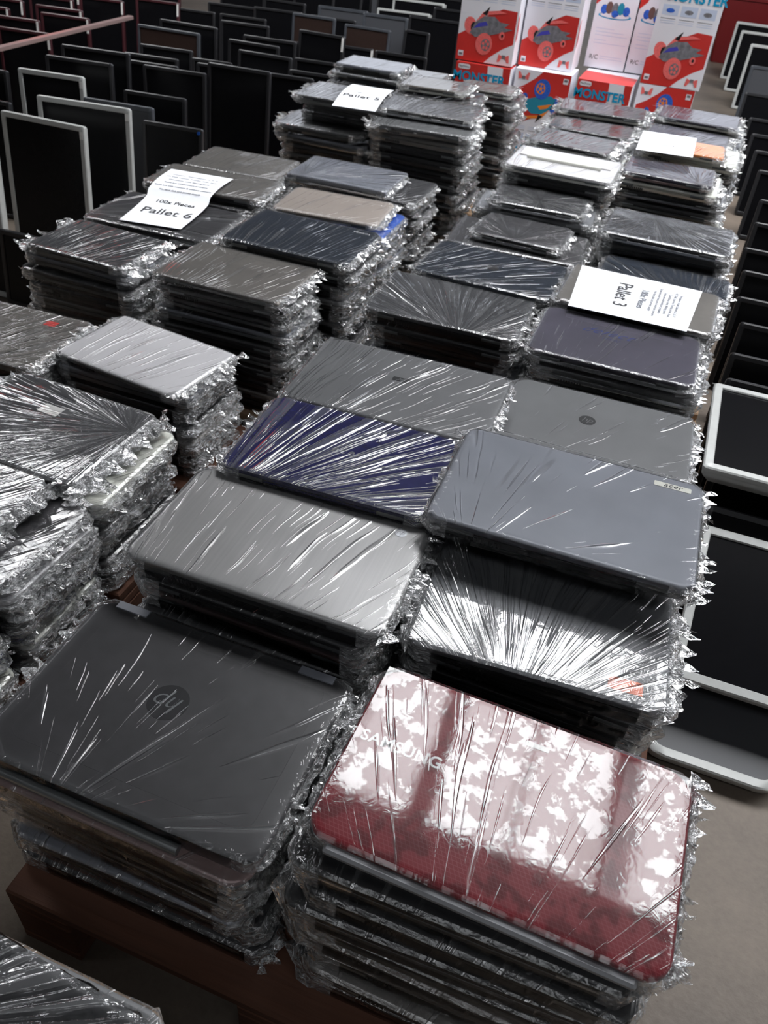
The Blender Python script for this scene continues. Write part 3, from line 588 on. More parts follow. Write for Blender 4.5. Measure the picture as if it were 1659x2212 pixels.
# --- pallet 5
top_laptop('p5a', -1.284, 3.421, .626, 1.1, .268, .196, .028, 'slate netbook topping the farthest left stack', GT, dict(ft=.6), dict(n=180, end=.018, fins=18), lid='blugrey', base='black')
top_laptop('p5a2', -1.27, 3.41, .597, 0, .32, .22, .03, 'slate-grey laptop under the netbook of the farthest left stack', None, dict(ft=.6), dict(n=160, end=.022), lid='grey', base='navy')
stack('the farthest left netbook and its slate laptop', -1.27, 3.41, .566, .34, .24, n0=2)
top_laptop('p5b', -1.235, 3.035, .588, 2.4, .339, .25, .028, 'dark laptop under the sheet numbered 5', GT, dict(ft=.54, fc=.25), dict(n=220, end=.028, fins=22, finmul=1.4), lid='gloss', base='grey', rim='dkmetal')
stack('the dark laptop with the sheet numbered 5', -1.235, 3.05, .559, .32, .22, zb=.496, jy=.003)
top_laptop('p5c', -1.292, 2.965, .496, 1.8, .324, .22, .03, 'grey laptop jutting out below the stack with the sheet numbered 5', None, dict(ft=.55, fc=.3), dict(n=200, end=.028, fins=22, finmul=1.4), lid='grey', base='dkmetal')
stack('the jutting grey laptop near sheet 5', -1.27, 2.975, .465, .36, .24, {0: ('blugrey', 'dkmetal', 'chrome')}, n0=4, jy=.004)
top_laptop('p5d', -.899, 3.00, .599, 4.5, .343, .219, .024, 'dark laptop with crumpled white film right of the sheet numbered 5', GT, dict(ft=.52, fc=.9), dict(n=240, end=.03, side=.008, fins=30, finmul=1.5), lid='char', base='black', rim='chrome')
top_laptop('p5g', -.885, 2.905, .572, 5.3, .346, .226, .028, 'dark grey laptop jutting out one below the crumpled film right of the sheet numbered 5', None, dict(ft=.52, fc=.6), dict(n=240, end=.03, side=.006, fins=26, finmul=1.5), lid='grey', base='warmgrey')
stack('the jutting laptops right of the sheet numbered 5', -.885, 2.925, .543, .36, .24, {0: ('warmgrey', 'warmgrey', None)}, n0=2, jx=.015, jy=.006)
top_laptop('p5e', -.974, 3.281, .620, 5.0, .247, .182, .026, 'netbook with white front edge behind the crumpled film right of the sheet numbered 5', GT, dict(ft=.6), dict(n=180, end=.026, fins=18, finmul=1.3), lid='warmgrey', base='black', rim='cream')
stack('the netbook behind the crumpled film', -.955, 3.27, .593, .34, .24)
top_laptop('p5f', -.844, 3.607, .573, 4.3, .22, .17, .026, 'netbook with white front edge nearest the first blue-titled toy box', GT, dict(ft=.6), dict(n=180, end=.024, fins=18), lid='warmgrey', base='black', rim='cream')
stack('the netbook nearest the first blue-titled toy box', -.86, 3.60, .546, .32, .24)
top_laptop('p5h', -1.22, 3.68, .56, 2, .31, .2, .026, 'dark laptop at the very back behind the slate netbook', GT, dict(ft=.6), dict(n=120), lid='grey', base='black')
stack('the dark laptop behind the slate netbook', -1.22, 3.68, .533, .32, .2)

# wrapped bundle at the bottom left corner, on a pallet beside the photographer
pallet(-1.05, -.21, -.70, .235, M['wood2'], 'wooden pallet under the wrapped bundle at the bottom left corner')
top_laptop('corner', -.41, .075, .42, -3.2, .38, .27, .034, 'black laptop under crumpled film in the bottom left corner', GT, dict(fx=-.1, fy=0, ft=.52, fk=12, fc=.9), dict(n=400, nx=80, end=.012, side=.006), lid='black', base='black')
stack('the crumpled black laptop in the bottom left corner', -.41, .085, .385, .38, .27)
# ------------------------------------------------------------------ the printed sheets
def sheet(corners, zfn, lines, title, label, rot=0, curve=None):
    """paper: corners far-left, far-right, near-right, near-left; printing lies on the sheet"""
    a, b, c, d = [Vector(v) for v in corners]
    def P(u, v, lift=0):
        p = (a * (1 - u) + b * u) * v + (d * (1 - u) + c * u) * (1 - v)
        return (p.x, p.y, p.z + zfn(u, v) + lift)
    org = (a + b + c + d) / 4
    def L(p): return (p[0] - org.x, p[1] - org.y, p[2] - org.z)
    root = empty('paper_sheet', org, 0, label, 'paper sheet', None)
    m = MB().grid(lambda u, v: L(P(u, v)), 16, 24); m.grid(lambda u, v: L(P(1 - u, v, -.0006)), 16, 24)
    m.build('sheet', M['paper'], root)
    def wrap(me, W, Hh, cu, cv, turned):
        # map flat text coordinates (metres on a W x Hh sheet) onto the bent sheet
        for vt in me.vertices:
            x, y = vt.co.x, vt.co.y
            if turned: u, v = cu + y / W, cv - x / Hh
            else: u, v = cu + x / W, cv + y / Hh
            q = L(P(u, v, .0009)); vt.co = q
        me.update()
    W = ((b - a).length + (c - d).length) / 2; Hh = ((a - d).length + (b - c).length) / 2
    for txt, size, cu, cv, mat, nm in lines:
        me = text_mesh(txt, size, mat, 0, nm, 0, offset=.0003 if size < .02 else .0005)
        import bmesh
        bm = bmesh.new(); bm.from_mesh(me)
        bmesh.ops.subdivide_edges(bm, edges=[e for e in bm.edges if e.calc_length() > .012], cuts=2); bm.to_mesh(me); bm.free()
        wrap(me, W, Hh, cu, cv, rot); link(nm, me, root)
    return root
small = ['Processor : Intel Celeron, i3, i5, i7', 'HP, Dell, Lenovo, Toshiba, Acer, Asus..', 'Conditions: used, Missing parts', 'Some are with/without problems', 'Some are with memory & without memory', 'No hard disk and power supply']
def txt_lines(title, s=1.0, turned=False):
    out = []
    if not turned:
        for i, l in enumerate(small): out.append((l, .0112 * s, .5, .86 - i * .062, M['greyink'], 'fine_print'))
        out.append(('100x Pieces', .029 * s, .52, .43, M['ink'], 'printed_line')); out.append((title, .060 * s, .54, .25, M['ink'], 'printed_title'))
    else:
        for i, l in enumerate(small): out.append((l, .0105 * s, .86 - i * .042, .5, M['greyink'], 'fine_print'))
        out.append(('100x Pieces', .026 * s, .57, .5, M['greyink'], 'printed_line')); out.append((title, .052 * s, .40, .5, M['ink'], 'printed_title'))
    return out
sheet([(-1.491, 2.223, .476), (-1.286, 2.246, .476), (-1.252, 1.884, .442), (-1.431, 1.856, .442)], lambda u, v: .004 + .010 * sin(pi * v) * (1 if v > .5 else -.25) + (.017 * (1 / (1 + math.exp(-(v - .55) * 14)) - v)), txt_lines('Pallet 6', .9), 'Pallet 6',
      'white printed sheet numbered 6, bent down over two laptops at the left')
sheet([(-.175, 2.097, .4995), (.133, 2.087, .4995), (.113, 1.830, .4995), (-.163, 1.832, .4995)], lambda u, v: .001 + .002 * u, txt_lines('Pallet 3', .95, True), 'Pallet 3',
      'white printed sheet numbered 3, turned sideways on a taupe-grey laptop', rot=1)
sheet([(-1.272, 3.16, .592), (-1.106, 3.17, .592), (-1.050, 2.83, .592), (-1.205, 2.81, .592)], lambda u, v: .004 + .012 * sin(pi * v), [('100x Pieces', .014, .5, .52, M['greyink'], 'printed_line'), ('Pallet 5', .048, .5, .36, M['ink'], 'printed_title')], 'Pallet 5',
      'white printed sheet numbered 5 on the far left stack')
sheet([(-.172, 3.27, .577), (.016, 3.29, .577), (.02, 2.99, .577), (-.165, 2.97, .577)], lambda u, v: .006 + .006 * sin(pi * v) + .006 * (1 - v), [(l, .0075, .5, .82 - i * .07, M['greyink'], 'fine_print') for i, l in enumerate(small[:4])] + [('Pallet 4', .018, .5, .3, M['greyink'], 'printed_title')], 'Pallet 4',
      'white printed sheet on the far right stack, by the orange laptop')

# ------------------------------------------------------------------ monitors
MC = {}
def monitor_parts(root, kind, W, h, face=-1):
    """panel standing on its lower edge, screen towards -y; origin at bottom centre"""
    fm = {'silver': 'msilver', 'grey': 'mgrey', 'edge': 'msilver', 'tab': 'mblack', 'brown': 'mgrey', 'redtint_tab': 'mredtint', 'rsilver': 'msilver'}.get(kind, 'mblack')
    sm = {'brown': 'screen2', 'grey': 'screen3', 'rsilver': 'screen3'}.get(kind, 'screen')
    W = round(W / .01) * .01; h = round(h / .01) * .01; key = (kind, W, h)
    bz = .020 if kind in ('silver', 'grey', 'rsilver') else .016
    if key not in MC:
        rx = Matrix.Rotation(pi / 2, 4, 'X')                      # slab x,y -> x,z ; slab z -> -y
        T = Matrix.Translation((0, 0, h / 2)) @ rx
        r = .05 if kind == 'rsilver' else .010
        back = MB().slab(W - .006, h - .006, r * .9, [(.045, -.042), (.02, -.036), (.004, -.016), (0, -.010), (0, .0)]).xf(T).mesh('back_shell', [M['mblack' if kind in ('tab', 'edge') else fm]])
        b = MB(); seg = 4; n = 4 * (seg + 1)
        def ring(ins, z, rr):
            b0 = len(b.V); hw, hh = W / 2 - ins, h / 2 - ins; q = max(.001, rr)
            for k, (sx, sy) in enumerate(((1, 1), (-1, 1), (-1, -1), (1, -1))):
                for j in range(seg + 1):
                    a = k * pi / 2 + j * pi / 2 / seg; b.V.append((sx * (hw - q) + q * cos(a), sy * (hh - q) + q * sin(a), z))
            return b0
        R = [ring(.001, .0, r), ring(0, .003, r), ring(0, .011, r), ring(.003, .014, r), ring(bz - .002, .014, max(.003, r - bz)), ring(bz, .0115, max(.002, r - bz)), ring(bz, .004, max(.002, r - bz))]
        for p, q in zip(R, R[1:]):
            for i in range(n): b.face((p + i, p + (i + 1) % n, q + (i + 1) % n, q + i))
        bez = b.xf(T).mesh('bezel', [M[fm]])
        scr = MB().slab(W - 2 * bz + .002, h - 2 * bz + .002, max(.003, r - bz), [(0, .006), (0, .0095)]).xf(T).mesh('screen', [M[sm]])
        MC[key] = (back, bez, scr)
    back, bez, scr = MC[key]
    link('back_shell', back, root); link('bezel', bez, root); link('screen', scr, root)
    if kind in ('tab', 'redtint_tab'): MB().box(W / 2 - .014, W / 2 - .002, -.0155, -.0139, h - .075, h - .008).build('white_sticker', M['labelw'], root)
    if kind == 'edge': MB().box(W / 2 + .0005, W / 2 + .008, -.0145, .018, .0, h - .006).build('silver_side', M['msilver'], root)
    if kind == 'bluedot': MB().cyl((W / 2 - .014, -.0139, h - .016), (W / 2 - .014, -.0155, h - .016), .0065, 14).build('blue_sticker', M['brtblue'], root)
    if kind == 'silver': MB().box(W / 2 - .018, W / 2 - .006, -.0152, -.0139, h - .045, h - .02).build('small_sticker', M['labelw'], root)
def monitor(kind, x, y, ztop, yaw, W, tilt, label, group, h=None):
    """(x, y, ztop) is the middle of the top edge; leans back by tilt about its foot"""
    h = h or ztop / cos(tilt); z0 = .001 + .014 * abs(sin(tilt)); h = (ztop - z0) / cos(tilt)
    dy = h * sin(tilt); bx, by = x + sin(yaw) * dy, y - cos(yaw) * dy
    root = empty('computer_monitor', (bx, by, z0), 0, label, 'monitor', group)
    root.rotation_euler = (-tilt, 0, yaw)
    monitor_parts(root, kind, W, h); return root
GM = 'dark monitors standing in rows on the left'
LEFT = [ # kind, x, y, top height, yaw, width, label (None: worded from its rank)
 ('silver', -2.235, 2.08, .48, 0, .40, 'silver-framed monitor cut off by the left edge, nearest of all at the left'),
 ('silver', -2.206, 2.512, .46, 0, .36, 'silver-framed monitor with thin frame, in front of the sticker-cornered one'),
 ('silver', -2.16, 2.69, .485, .12, .38, 'large silver-framed monitor with small white sticker at its upper right corner'),
 ('grey', -2.13, 2.86, .46, .08, .30, 'grey-framed monitor half hidden behind the large silver-framed one'),
 ('silver', -2.568, 3.02, .477, .12, .30, 'bright silver-framed monitor farthest back of the silver ones at the left'),
 ('black', -2.608, 3.26, .492, .12, .32, None), ('black', -2.66, 3.45, .499, .12, .34, None),
 ('black', -2.123, 3.10, .446, .098, .28, 'low black monitor just behind and right of the grey-framed one'),
 ('bluedot', -1.845, 2.79, .435, .08, .25, 'low black monitor with bright blue dot at its upper right corner'),
 ('black', -2.28, 3.50, .46, .10, .31, None), ('black', -2.20, 3.84, .43, .13, .32, None),
 ('black', -1.98, 3.56, .50, .03, .31, 'tall black monitor panel with thin light edge, left of the tall stack of sheet 5s'),
 ('black', -1.86, 3.78, .45, .10, .28, None), ('brown', -2.95, 4.50, .42, .02, .40, None), ('black', -2.93, 4.68, .43, 0, .38, None),
 ('black', -2.75, 4.16, .40, .12, .30, None), ('black', -2.72, 3.97, .39, .12, .30, None), ('black', -2.41, 4.05, .40, .12, .22, None),
 ('black', -2.13, 4.10, .46, .01, .30, None), ('black', -1.90, 4.33, .42, .10, .34, None), ('black', -2.30, 4.30, .46, 0, .30, None),
 ('black', -2.35, 4.58, .44, .06, .32, None), ('tab', -2.05, 4.62, .50, -.05, .28, None), ('black', -2.32, 4.98, .37, .10, .33, None),
 ('tab', -2.02, 4.93, .40, .10, .31, None), ('brown', -2.40, 5.28, .468, .02, .29, 'brown-tinted monitor screen, left one of a pair behind the sticker-tabbed ones'),
 ('brown', -2.07, 5.36, .44, -.02, .31, 'brown-tinted monitor screen, right one of a pair behind the sticker-tabbed ones'),
 ('grey', -2.10, 5.75, .457, .08, .31, 'slate-grey monitor behind the brown-tinted pair'), ('grey', -2.50, 5.98, .426, .10, .36, None),
 ('edge', -2.12, 6.16, .44, .12, .38, None), ('edge', -2.10, 6.42, .48, .12, .38, None), ('black', -2.76, 5.05, .41, .1, .32, None),
 ('black', -2.92, 5.32, .40, .1, .32, None), ('black', -3.35, 5.40, .38, .1, .34, None), ('black', -2.82, 5.62, .42, .12, .34, None),
 ('black', -3.22, 5.72, .39, .1, .36, None), ('black', -2.92, 5.93, .43, .0, .32, None), ('black', -2.83, 6.22, .45, 0, .32, None),
 ('black', -2.75, 6.60, .43, -.05, .30, None), ('black', -2.05, 6.85, .47, -.05, .34, None), ('black', -1.66, 5.10, .50, -.1, .16, 'narrow black monitor side seen left of the first toy box'),
 ('black', -1.72, 5.62, .50, .05, .34, None), ('black', -1.70, 6.1, .50, .05, .36, None), ('black', -1.62, 4.72, .44, .05, .30, None),
 ('black', -2.42, 5.62, .42, .05, .32, None), ('black', -3.4, 6.2, .42, .05, .36, None), ('black', -2.45, 7.0, .45, .05, .36, None), ('black', -2.9, 7.1, .45, .05, .36, None),
 ('black', -3.05, 2.78, .46, .08, .36, None), ('black', -3.30, 3.28, .44, .1, .36, None), ('black', -2.66, 2.66, .44, .08, .34, None), ('black', -2.98, 3.02, .45, .1, .34, None),
 ('black', -1.86, 2.02, .25, .0, .34, 'low black monitor added to darken the floor gap, beside the far left laptop stack'),  # monitor added to keep this patch of floor dark
 ('black', -3.40, 3.05, .45, .1, .36, None), ('black', -1.83, 4.06, .42, .08, .28, None), ('black', -2.55, 3.70, .42, .1, .30, None)]
for i_ in range(12):
    LEFT.append(('black' if i_ % 3 else 'grey', -4.1 + .37 * (i_ % 8), 7.6 + .45 * (i_ // 6) + .06 * (i_ % 3), .44, .06, .33, None))
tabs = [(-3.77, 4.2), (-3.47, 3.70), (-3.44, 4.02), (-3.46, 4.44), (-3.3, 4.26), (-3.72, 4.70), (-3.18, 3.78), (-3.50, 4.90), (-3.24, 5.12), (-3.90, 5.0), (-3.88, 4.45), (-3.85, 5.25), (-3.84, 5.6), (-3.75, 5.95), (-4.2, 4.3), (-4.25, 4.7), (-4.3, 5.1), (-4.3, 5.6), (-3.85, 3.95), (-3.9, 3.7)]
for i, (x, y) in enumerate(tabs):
    LEFT.append(('redtint_tab', x - (.16 if y < 4.3 and x > -3.6 else .18), y, .45, .10, .30, None))
ranks = {}
for i, L in enumerate(LEFT):
    if L[6] is None: ranks.setdefault(int((L[2] - 2.6) / .5), []).append(i)
labs = {}
for r_, ids in ranks.items():
    ids.sort(key=lambda i: LEFT[i][1])
    for k, i in enumerate(ids):
        kd = {'tab': 'white-tabbed black monitor', 'redtint_tab': 'white-tabbed black monitor painted reflection-red', 'brown': 'brown-tinted monitor', 'grey': 'grey-framed monitor', 'edge': 'silver-edged dark monitor'}.get(LEFT[i][0], 'plain black monitor')
        labs[i] = '%s, %s from left in the %s rank of the left field' % (kd, {'topmost': 'first'}.get(ORD[k], ORD[k] if k < 16 else 'last'), {'topmost': 'nearest'}.get(ORD[max(0, min(15, r_))], ORD[max(0, min(15, r_))]))
rnd = random.Random(4)
for i, (kind, x, y, zt, yaw, W, lab) in enumerate(LEFT):
    monitor(kind, x, y, zt, yaw, W, radians(8 + rnd.uniform(-1, 2)), lab or labs[i], GM)
rl = empty('wooden_batten', (-3.02, 3.74, .475), radians(3), 'long thin batten with painted pink reflection across the monitor tops at the upper left', 'batten')
MB().bbox(-.016, .016, -.55, .55, 0, .018, .002).build('batten', M['rose'], rl)  # rosy colour stands for a pinkish reflection along the top edge
MB().box(-.0155, .0155, .549, .5515, .001, .017).build('end_grain', M['wood'], rl)

GR = 'monitors standing along the right edge'
RIGHT = [('silver', .07, 8.24, .42, 'silver-framed monitor, farthest back of the pale ones at the upper right'), ('silver', .12, 7.74, .42, 'silver-framed monitor, second farthest of the pale ones at the upper right'),
 ('silver', .20, 7.10, .42, 'bright white-silver monitor frame, third of the pale ones at the upper right'), ('grey', .23, 6.60, .36, 'low grey-framed monitor, nearest of the pale ones at the upper right'),
 ('black', .21, 5.60, .36, None), ('black', .26, 5.25, .31, None), ('black', .28, 4.92, .30, None), ('black', .30, 4.58, .30, None), ('black', .32, 4.22, .30, None),
 ('black', .33, 3.76, .30, None), ('black', .31, 3.41, .31, None), ('black', .28, 3.13, .30, None), ('black', .28, 2.90, .30, None), ('black', .27, 2.66, .30, None),
 ('black', .28, 2.44, .31, None), ('black', .26, 2.22, .31, None), ('black', .25, 2.02, .32, None)]
k = 0
for kind, x, y, zt, lab in RIGHT:
    if lab is None:
        lab = 'black monitor at the right edge, %s of the black ones from the far end' % {'topmost': 'first'}.get(ORD[k], ORD[k]); k += 1
    monitor(kind, x + .215, y, zt, 0, .42, radians(14 if kind == 'black' else 6), lab, GR)
def leaning(kind, x, W, y0, z0, y1, z1, label):
    h = hypot(y1 - y0, z1 - z0); a = atan2(y1 - y0, z1 - z0)
    root = empty('computer_monitor', (x, y0, z0), 0, label, 'monitor', GR); root.rotation_euler = (-a, 0, 0)
    monitor_parts(root, kind, W, h); return root
leaning('rsilver', .36, .27, 1.025, .022, 1.31, .085, 'silver monitor with rounded corners lying lowest at the right, greyish screen')
leaning('silver', .465, .44, 1.13, .13, 1.44, .265, 'silver-framed monitor lying back just above the round-cornered one')
leaning('black', .46, .42, 1.37, .06, 1.52, .27, 'dark monitor hidden between the two lying silver-framed ones')
leaning('silver', .42, .42, 1.49, .365, 1.83, .385, 'silver-framed monitor with broad frame lying beside the grey laptop with round logo')
leaning('black', .46, .42, 1.60, .06, 1.66, .305, 'dark monitor propping up the broad silver-framed one from in front')
leaning('black', .46, .42, 1.80, .06, 1.86, .31, 'dark monitor propping up the broad silver-framed one from behind')

# ------------------------------------------------------------------ toy boxes
def disc(m, cx, cy, rx, ry, z, mi, n=28, rot=0):
    m.poly([(cx + rx * cos(a) * cos(rot) - ry * sin(a) * sin(rot), cy + rx * cos(a) * sin(rot) + ry * sin(a) * cos(rot), z) for a in [2 * pi * i / n for i in range(n)]], mi)
CARM = ['bwheel', 'bgrey', 'bvio', 'black', 'bwhite', 'borange', 'bblue', 'bteal', 'bbrown', 'bcyan']
def toy_car(alt=False):
    """flat printed picture of a stunt car, unit box 0..1 x 0..1.6"""
    m = MB(); wh, body, stripe = (6, 7, 5) if alt else (0, 1, 2)
    disc(m, .20, .62, .105, .15, .001, wh, rot=.2); disc(m, .27, .58, .06, .11, .002, 3, rot=.2)
    m.poly([(.20, .50), (.30, .44), (.50, .48), (.72, .56), (.93, .64), (.78, .66), (.86, .73), (.70, .74), (.60, .82), (.40, .80), (.27, .68)], body) ; 
    m.V = [(x, y, z if i < 56 else .003) for i, (x, y, z) in enumerate([tuple(v) if len(v) == 3 else (v[0], v[1], .003) for v in m.V])]
    m.poly([(.25, .58, .004), (.36, .62, .004), (.50, .66, .004), (.46, .72, .004), (.33, .68, .004)], stripe)
    m.poly([(.28, .70, .0045), (.45, .83, .0045), (.80, .90, .0045), (.66, .93, .0045), (.40, .88, .0045)], 0 if not alt else 5)
    m.poly([(.38, .84, .005), (.50, .98, .005), (.46, .82, .005)], 3)
    disc(m, .47, .34, .145, .19, .005, wh); disc(m, .50, .33, .08, .105, .006, 1 if not alt else 5)
    for k in range(5):
        a = 2 * pi * k / 5 + .3; c, s_ = (.50 + .045 * cos(a), .33 + .06 * sin(a))
        disc(m, c, s_, .022, .03, .007, 0 if not alt else 6, 10)
    disc(m, .76, .52, .05, .07, .005, wh); disc(m, .765, .52, .02, .03, .006, 3, 12)
    return m
def box_front(root, W, Hh, y, alt=False, title=True):
    """printing on the big face (towards -y), laid out in fractions of the face"""
    def T(sx, sy): return Matrix.Translation((-W / 2, y, 0)) @ Matrix.Rotation(pi / 2, 4, 'X') @ Matrix.Diagonal((sx, sy, 1, 1))
    q = Matrix.Translation((-W / 2, y, 0)) @ Matrix.Rotation(pi / 2, 4, 'X')
    e = .0004
    m = MB().poly([(.0, .0, e), (.50 * W, .0, e), (.62 * W, .08 * Hh, e), (.80 * W, .17 * Hh, e), (.97 * W, .23 * Hh, e), (.97 * W, .56 * Hh, e), (.72 * W, .57 * Hh, e), (.5 * W, .50 * Hh, e), (.25 * W, .36 * Hh, e), (0, .26 * Hh, e)])
    m.xf(q).build('red_print', M['bred'], root)
    c = toy_car(alt); c.V = [(x * W, yy * W * .86 - .01 * Hh, z * .2 + .0006) for x, yy, z in c.V]
    c.xf(q).build('toy_picture', [M[k] for k in CARM], root)
    m = MB()
    for sx in (-1, 1):
        m.poly([((.84 + sx * .07) * W, .035 * Hh, e * 3), ((.84 + sx * .105) * W, .035 * Hh, e * 3), ((.84 + sx * .09) * W, .115 * Hh, e * 3), ((.84 + sx * .03) * W, .10 * Hh, e * 3), ((.84 + sx * .03) * W, .08 * Hh, e * 3)])
    m.poly([(.81 * W, .075 * Hh, e * 3), (.87 * W, .075 * Hh, e * 3), (.87 * W, .11 * Hh, e * 3), (.81 * W, .11 * Hh, e * 3)], 1)
    m.xf(q).build('controller_picture', [M['bwheel'], M['bgrey']], root)
    m = MB().poly([(.04 * W, .04 * Hh, e * 2), (.13 * W, .04 * Hh, e * 2), (.13 * W, .10 * Hh, e * 2), (.04 * W, .10 * Hh, e * 2)])
    m.poly([(.055 * W, .05 * Hh, e * 3), (.115 * W, .05 * Hh, e * 3), (.115 * W, .075 * Hh, e * 3), (.055 * W, .075 * Hh, e * 3)], 1)
    m.xf(q).build('age_mark', [M['bwhite'], M['bgrey']], root)
    m = MB(); 
    for k in range(3):
        x0 = .07 + .30 * k
        m.poly([(x0 * W, .70 * Hh, e), ((x0 + .26) * W, .70 * Hh, e), ((x0 + .26) * W, .80 * Hh, e), (x0 * W, .80 * Hh, e)], 0)
        disc(m, (x0 + .13) * W, .745 * Hh, .07 * W, .022 * Hh, e * 2, 1 if k == 0 else 2, 9)
        for j in range(3): m.poly([(x0 * W, (.665 - .022 * j) * Hh, e), ((x0 + .24) * W, (.665 - .022 * j) * Hh, e), ((x0 + .24) * W, (.671 - .022 * j) * Hh, e), (x0 * W, (.671 - .022 * j) * Hh, e)], 3 if j else 2)
    m.xf(q).build('thumbnail_pictures', [M['bpale'], M['bblue'], M['bgrey'], M['bpale']], root)
    m = MB().poly([(0, .84 * Hh, e), (.2 * W, .85 * Hh, e), (.26 * W, .90 * Hh, e), (.22 * W, 1 * Hh, e), (0, 1 * Hh, e)]).xf(q).build('red_corner_print', M['bred'], root)
    if title:
        me = text_mesh('MONSTER', W * .21, M['bcyan'], 0, 'title_lettering', .0001, offset=.0018); me.transform(Matrix.Translation((W * .08, y - .0014, Hh * .885)) @ Matrix.Rotation(pi / 2, 4, 'X')); link('title_lettering', me, root)
def box_shell(root, W, D, Hh, mat='bwhite'):
    MB().slab(W, D, .0015, [(.0015, 0), (0, .0015), (0, Hh - .0015), (.0015, Hh)]).build('carton', M[mat], root)
def toy_box(x, y, z, face, label, W=.285, D=.20, Hh=.50, yaw=0, flip=False, alt=False):
    root = empty('toy_box', (x, y + D / 2, z), yaw, label, 'toy box', 'toy car cartons')
    box_shell(root, W, D, Hh)
    if face == 'front':
        if flip:
            sub = MB()
            before = set(root.children); box_front(root, W, .42, -D / 2, alt)
            Rm = Matrix.Translation((0, 0, Hh)) @ Matrix.Rotation(pi, 4, 'Y')
            for ch in root.children:
                if ch not in before: ch.data.transform(Rm)
        else: box_front(root, W, Hh, -D / 2, alt)
        e = .0004; xw = W / 2 + e
        MB().poly([(xw, -D / 2, .25 * Hh), (xw, -D / 2 + .03, .30 * Hh), (xw, -D / 2 + .025, .55 * Hh), (xw, -D / 2, .5 * Hh)]).build('side_print', M['bred'], root)
    elif face == 'side':
        q = Matrix.Translation((-W / 2, -D / 2, 0)) @ Matrix.Rotation(pi / 2, 4, 'X'); e = .0004
        MB().poly([(0, .66 * Hh, e), (.18 * W, .74 * Hh, e), (.26 * W, .86 * Hh, e), (.42 * W, 1 * Hh, e), (0, 1 * Hh, e)]).xf(q).build('red_print', M['bred'], root)
        m = MB(); disc(m, .5 * W, .56 * Hh, .40 * W, .035 * Hh, e, 0); disc(m, .5 * W, .565 * Hh, .36 * W, .028 * Hh, e * 2, 1)
        for k, (cx, mi) in enumerate(((.22, 2), (.34, 3), (.48, 4), (.62, 5), (.76, 2))): disc(m, cx * W, (.62 + .02 * (k % 2)) * Hh, .085 * W, (.05 + .015 * (2 - abs(k - 2))) * Hh, e * 3 + k * .0001, mi, 9)
        disc(m, .5 * W, .585 * Hh, .09 * W, .035 * Hh, e * 5, 2, 9)
        m.xf(q).build('toy_picture', [M[k] for k in ('bcyan', 'bwhite', 'bblue', 'bbrown', 'bgrey', 'bteal')], root)
        m = MB()
        for j, (v, l) in enumerate(((.42, .45), (.385, .7), (.35, .85), (.30, .3), (.265, .85), (.13, .75), (.105, .8))):
            x0 = .12 if v > .2 else .35
            m.poly([(x0 * W, v * Hh, e), (min(.92, x0 + l) * W, v * Hh, e), (min(.92, x0 + l) * W, (v + .005) * Hh, e), (x0 * W, (v + .005) * Hh, e)])
        m.xf(q).build('fine_print', M['bpale'], root)
        me = text_mesh('R/C', W * .14, M['ink'], 0, 'lettering', .0001); me.transform(Matrix.Translation((-W * .30, -D / 2 - .0006, Hh * .115)) @ Matrix.Rotation(pi / 2, 4, 'X')); link('lettering', me, root)
    else:  # end panel
        q = Matrix.Translation((-W / 2, -D / 2, 0)) @ Matrix.Rotation(pi / 2, 4, 'X'); e = .0004
        MB().poly([(0, .30 * Hh, e), (.55 * W, .42 * Hh, e), (.60 * W, .70 * Hh, e), (.58 * W, Hh, e), (0, Hh, e)]).poly([(.88 * W, .62 * Hh, e), (W, .66 * Hh, e), (W, Hh, e), (.86 * W, Hh, e)]).xf(q).build('red_print', M['bred'], root)
        MB().slab(.22 * W, .09 * Hh, .04 * Hh, [(0, e), (0, e * 3)], .15 * W, .93 * Hh).xf(q).build('name_pill', M['bwhite'], root)
        me = text_mesh('MaxTronic', W * .045, M['ink'], 0, 'lettering', .0001); me.transform(Matrix.Translation((-W * .35, -D / 2 - .0016, Hh * .93)) @ Matrix.Rotation(pi / 2, 4, 'X')); link('lettering', me, root)
        me = text_mesh('MONSTER', W * .21, M['bcyan'], 0, 'title_lettering', .0001, offset=.0018); me.transform(Matrix.Translation((-W * .06, -D / 2 - .0016, Hh * .75)) @ Matrix.Rotation(pi / 2, 4, 'X')); link('title_lettering', me, root)
        MB().poly([(.02 * W, -D, 0)] * 0 or [(-W / 2, -D / 2, Hh + e), (W / 2, -D / 2, Hh + e), (W / 2, -D / 2 + .20, Hh + e), (-W / 2, -D / 2 + .24, Hh + e)]).build('top_print', M['bred'], root)
    return root
toy_box(-.785, 4.50, .0, 'front', 'upside-down toy box with blue-wheeled car picture, second from left in the lower row', flip=True, alt=True)
toy_box(-.185, 4.60, .0, 'front', 'upside-down toy box with blue wheel picture, rightmost in the lower row', W=.27, flip=True, alt=True)
toy_box(-1.085, 4.45, .25, 'end', 'lying blue-titled toy box at the left end of the lower row', W=.285, D=.46, Hh=.245)
toy_box(-1.085, 4.45, .0, 'end', 'toy box lying lowest at the left end, below another lying box', W=.285, D=.46, Hh=.248)
toy_box(-.475, 4.50, .25, 'end', 'lying blue-titled toy box sticking out in the middle of the lower row', W=.268, D=.48, Hh=.245)
toy_box(-.475, 4.50, .0, 'end', 'toy box lying lowest in the middle, below the one sticking out', W=.268, D=.48, Hh=.248)
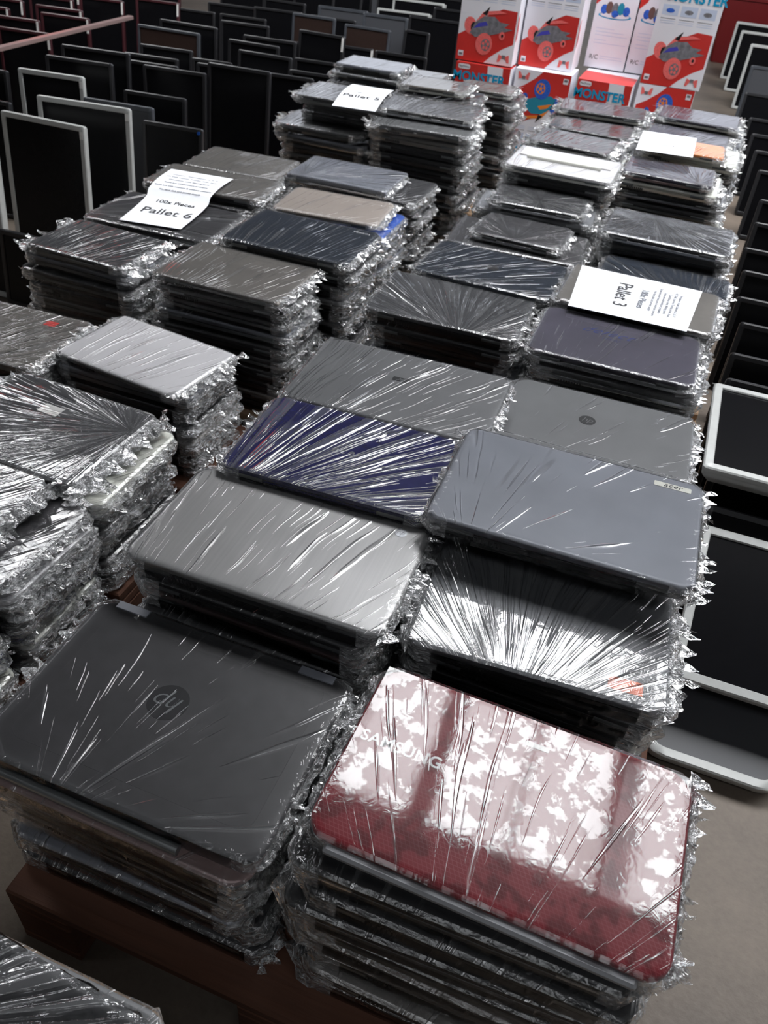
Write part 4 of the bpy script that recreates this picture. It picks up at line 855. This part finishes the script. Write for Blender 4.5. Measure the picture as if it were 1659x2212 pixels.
toy_box(-1.095, 4.47, .502, 'front', 'standing toy box with red-wheeled car, leftmost of the upper row', W=.295, Hh=.42)
toy_box(-.800, 4.57, .502, 'front', 'standing toy box with red-wheeled car, second of the upper row', W=.275, Hh=.42)
toy_box(-.535, 4.80, .502, 'side', 'narrow side of a toy box with text lines, first of the two such sides', W=.205, D=.19, Hh=.42)
toy_box(-.328, 4.81, .502, 'side', 'narrow side of a toy box with text lines, partly covered by the rightmost box', W=.195, D=.19, Hh=.42)
toy_box(-.177, 4.60, .502, 'front', 'standing toy box with red-wheeled car and blue title, rightmost and foremost', W=.285, D=.195, Hh=.42)
pallet(.02, .03, 4.9, 4.91, M['wood2'], '') if False else None

# far background

rc = empty('red_cloth', (-5.10, 6.0, 0), 0, 'bright red cloth hanging far behind the monitors at the upper left', 'cloth')
MB().grid(lambda u, v: (-.27 + .54 * u, .05 * sin(u * 22) * (1 - .4 * v), -.0 + 2.2 * v), 48, 6).build('cloth_sheet', M['reds'], rc)
MB().cyl((-.3, 0, 2.2), (.3, 0, 2.2), .015).cyl((-.3, 0, 0), (-.3, 0, 2.2), .015).cyl((.3, 0, 0), (.3, 0, 2.2), .015).build('hanging_frame', M['dkmetal'], rc)
cr = empty('plastic_crate', (.30, 9.2, 0), 0, 'dark red plastic crate far back at the upper right corner', 'crate')
m = MB().slab(.75, .5, .04, [(.03, 0), (.02, .02), (0, .5), (-.012, .505), (-.012, .53), (.0, .53)], top=False)
m.slab(.69, .44, .03, [(0, .1), (0, .53)], top=False, bot=True); m.build('body', M['dkred'], cr)
cb = empty('cardboard_box', (-.45, 9.0, 0), .1, 'tan flattened cardboard carton on the floor between toy boxes and pale monitors', 'cardboard box')
MB().bbox(-.30, .30, -.25, .25, 0, .10, .004).build('carton', M['card'], cb); MB().box(-.30, .30, -.003, .003, .1, .1006).build('flap_seam', M['wood'], cb)
for r_ in list(PROTO.values()):
    if id(r_) not in used_protos:
        for ch in list(r_.children): bpy.data.objects.remove(ch)
        bpy.data.objects.remove(r_)
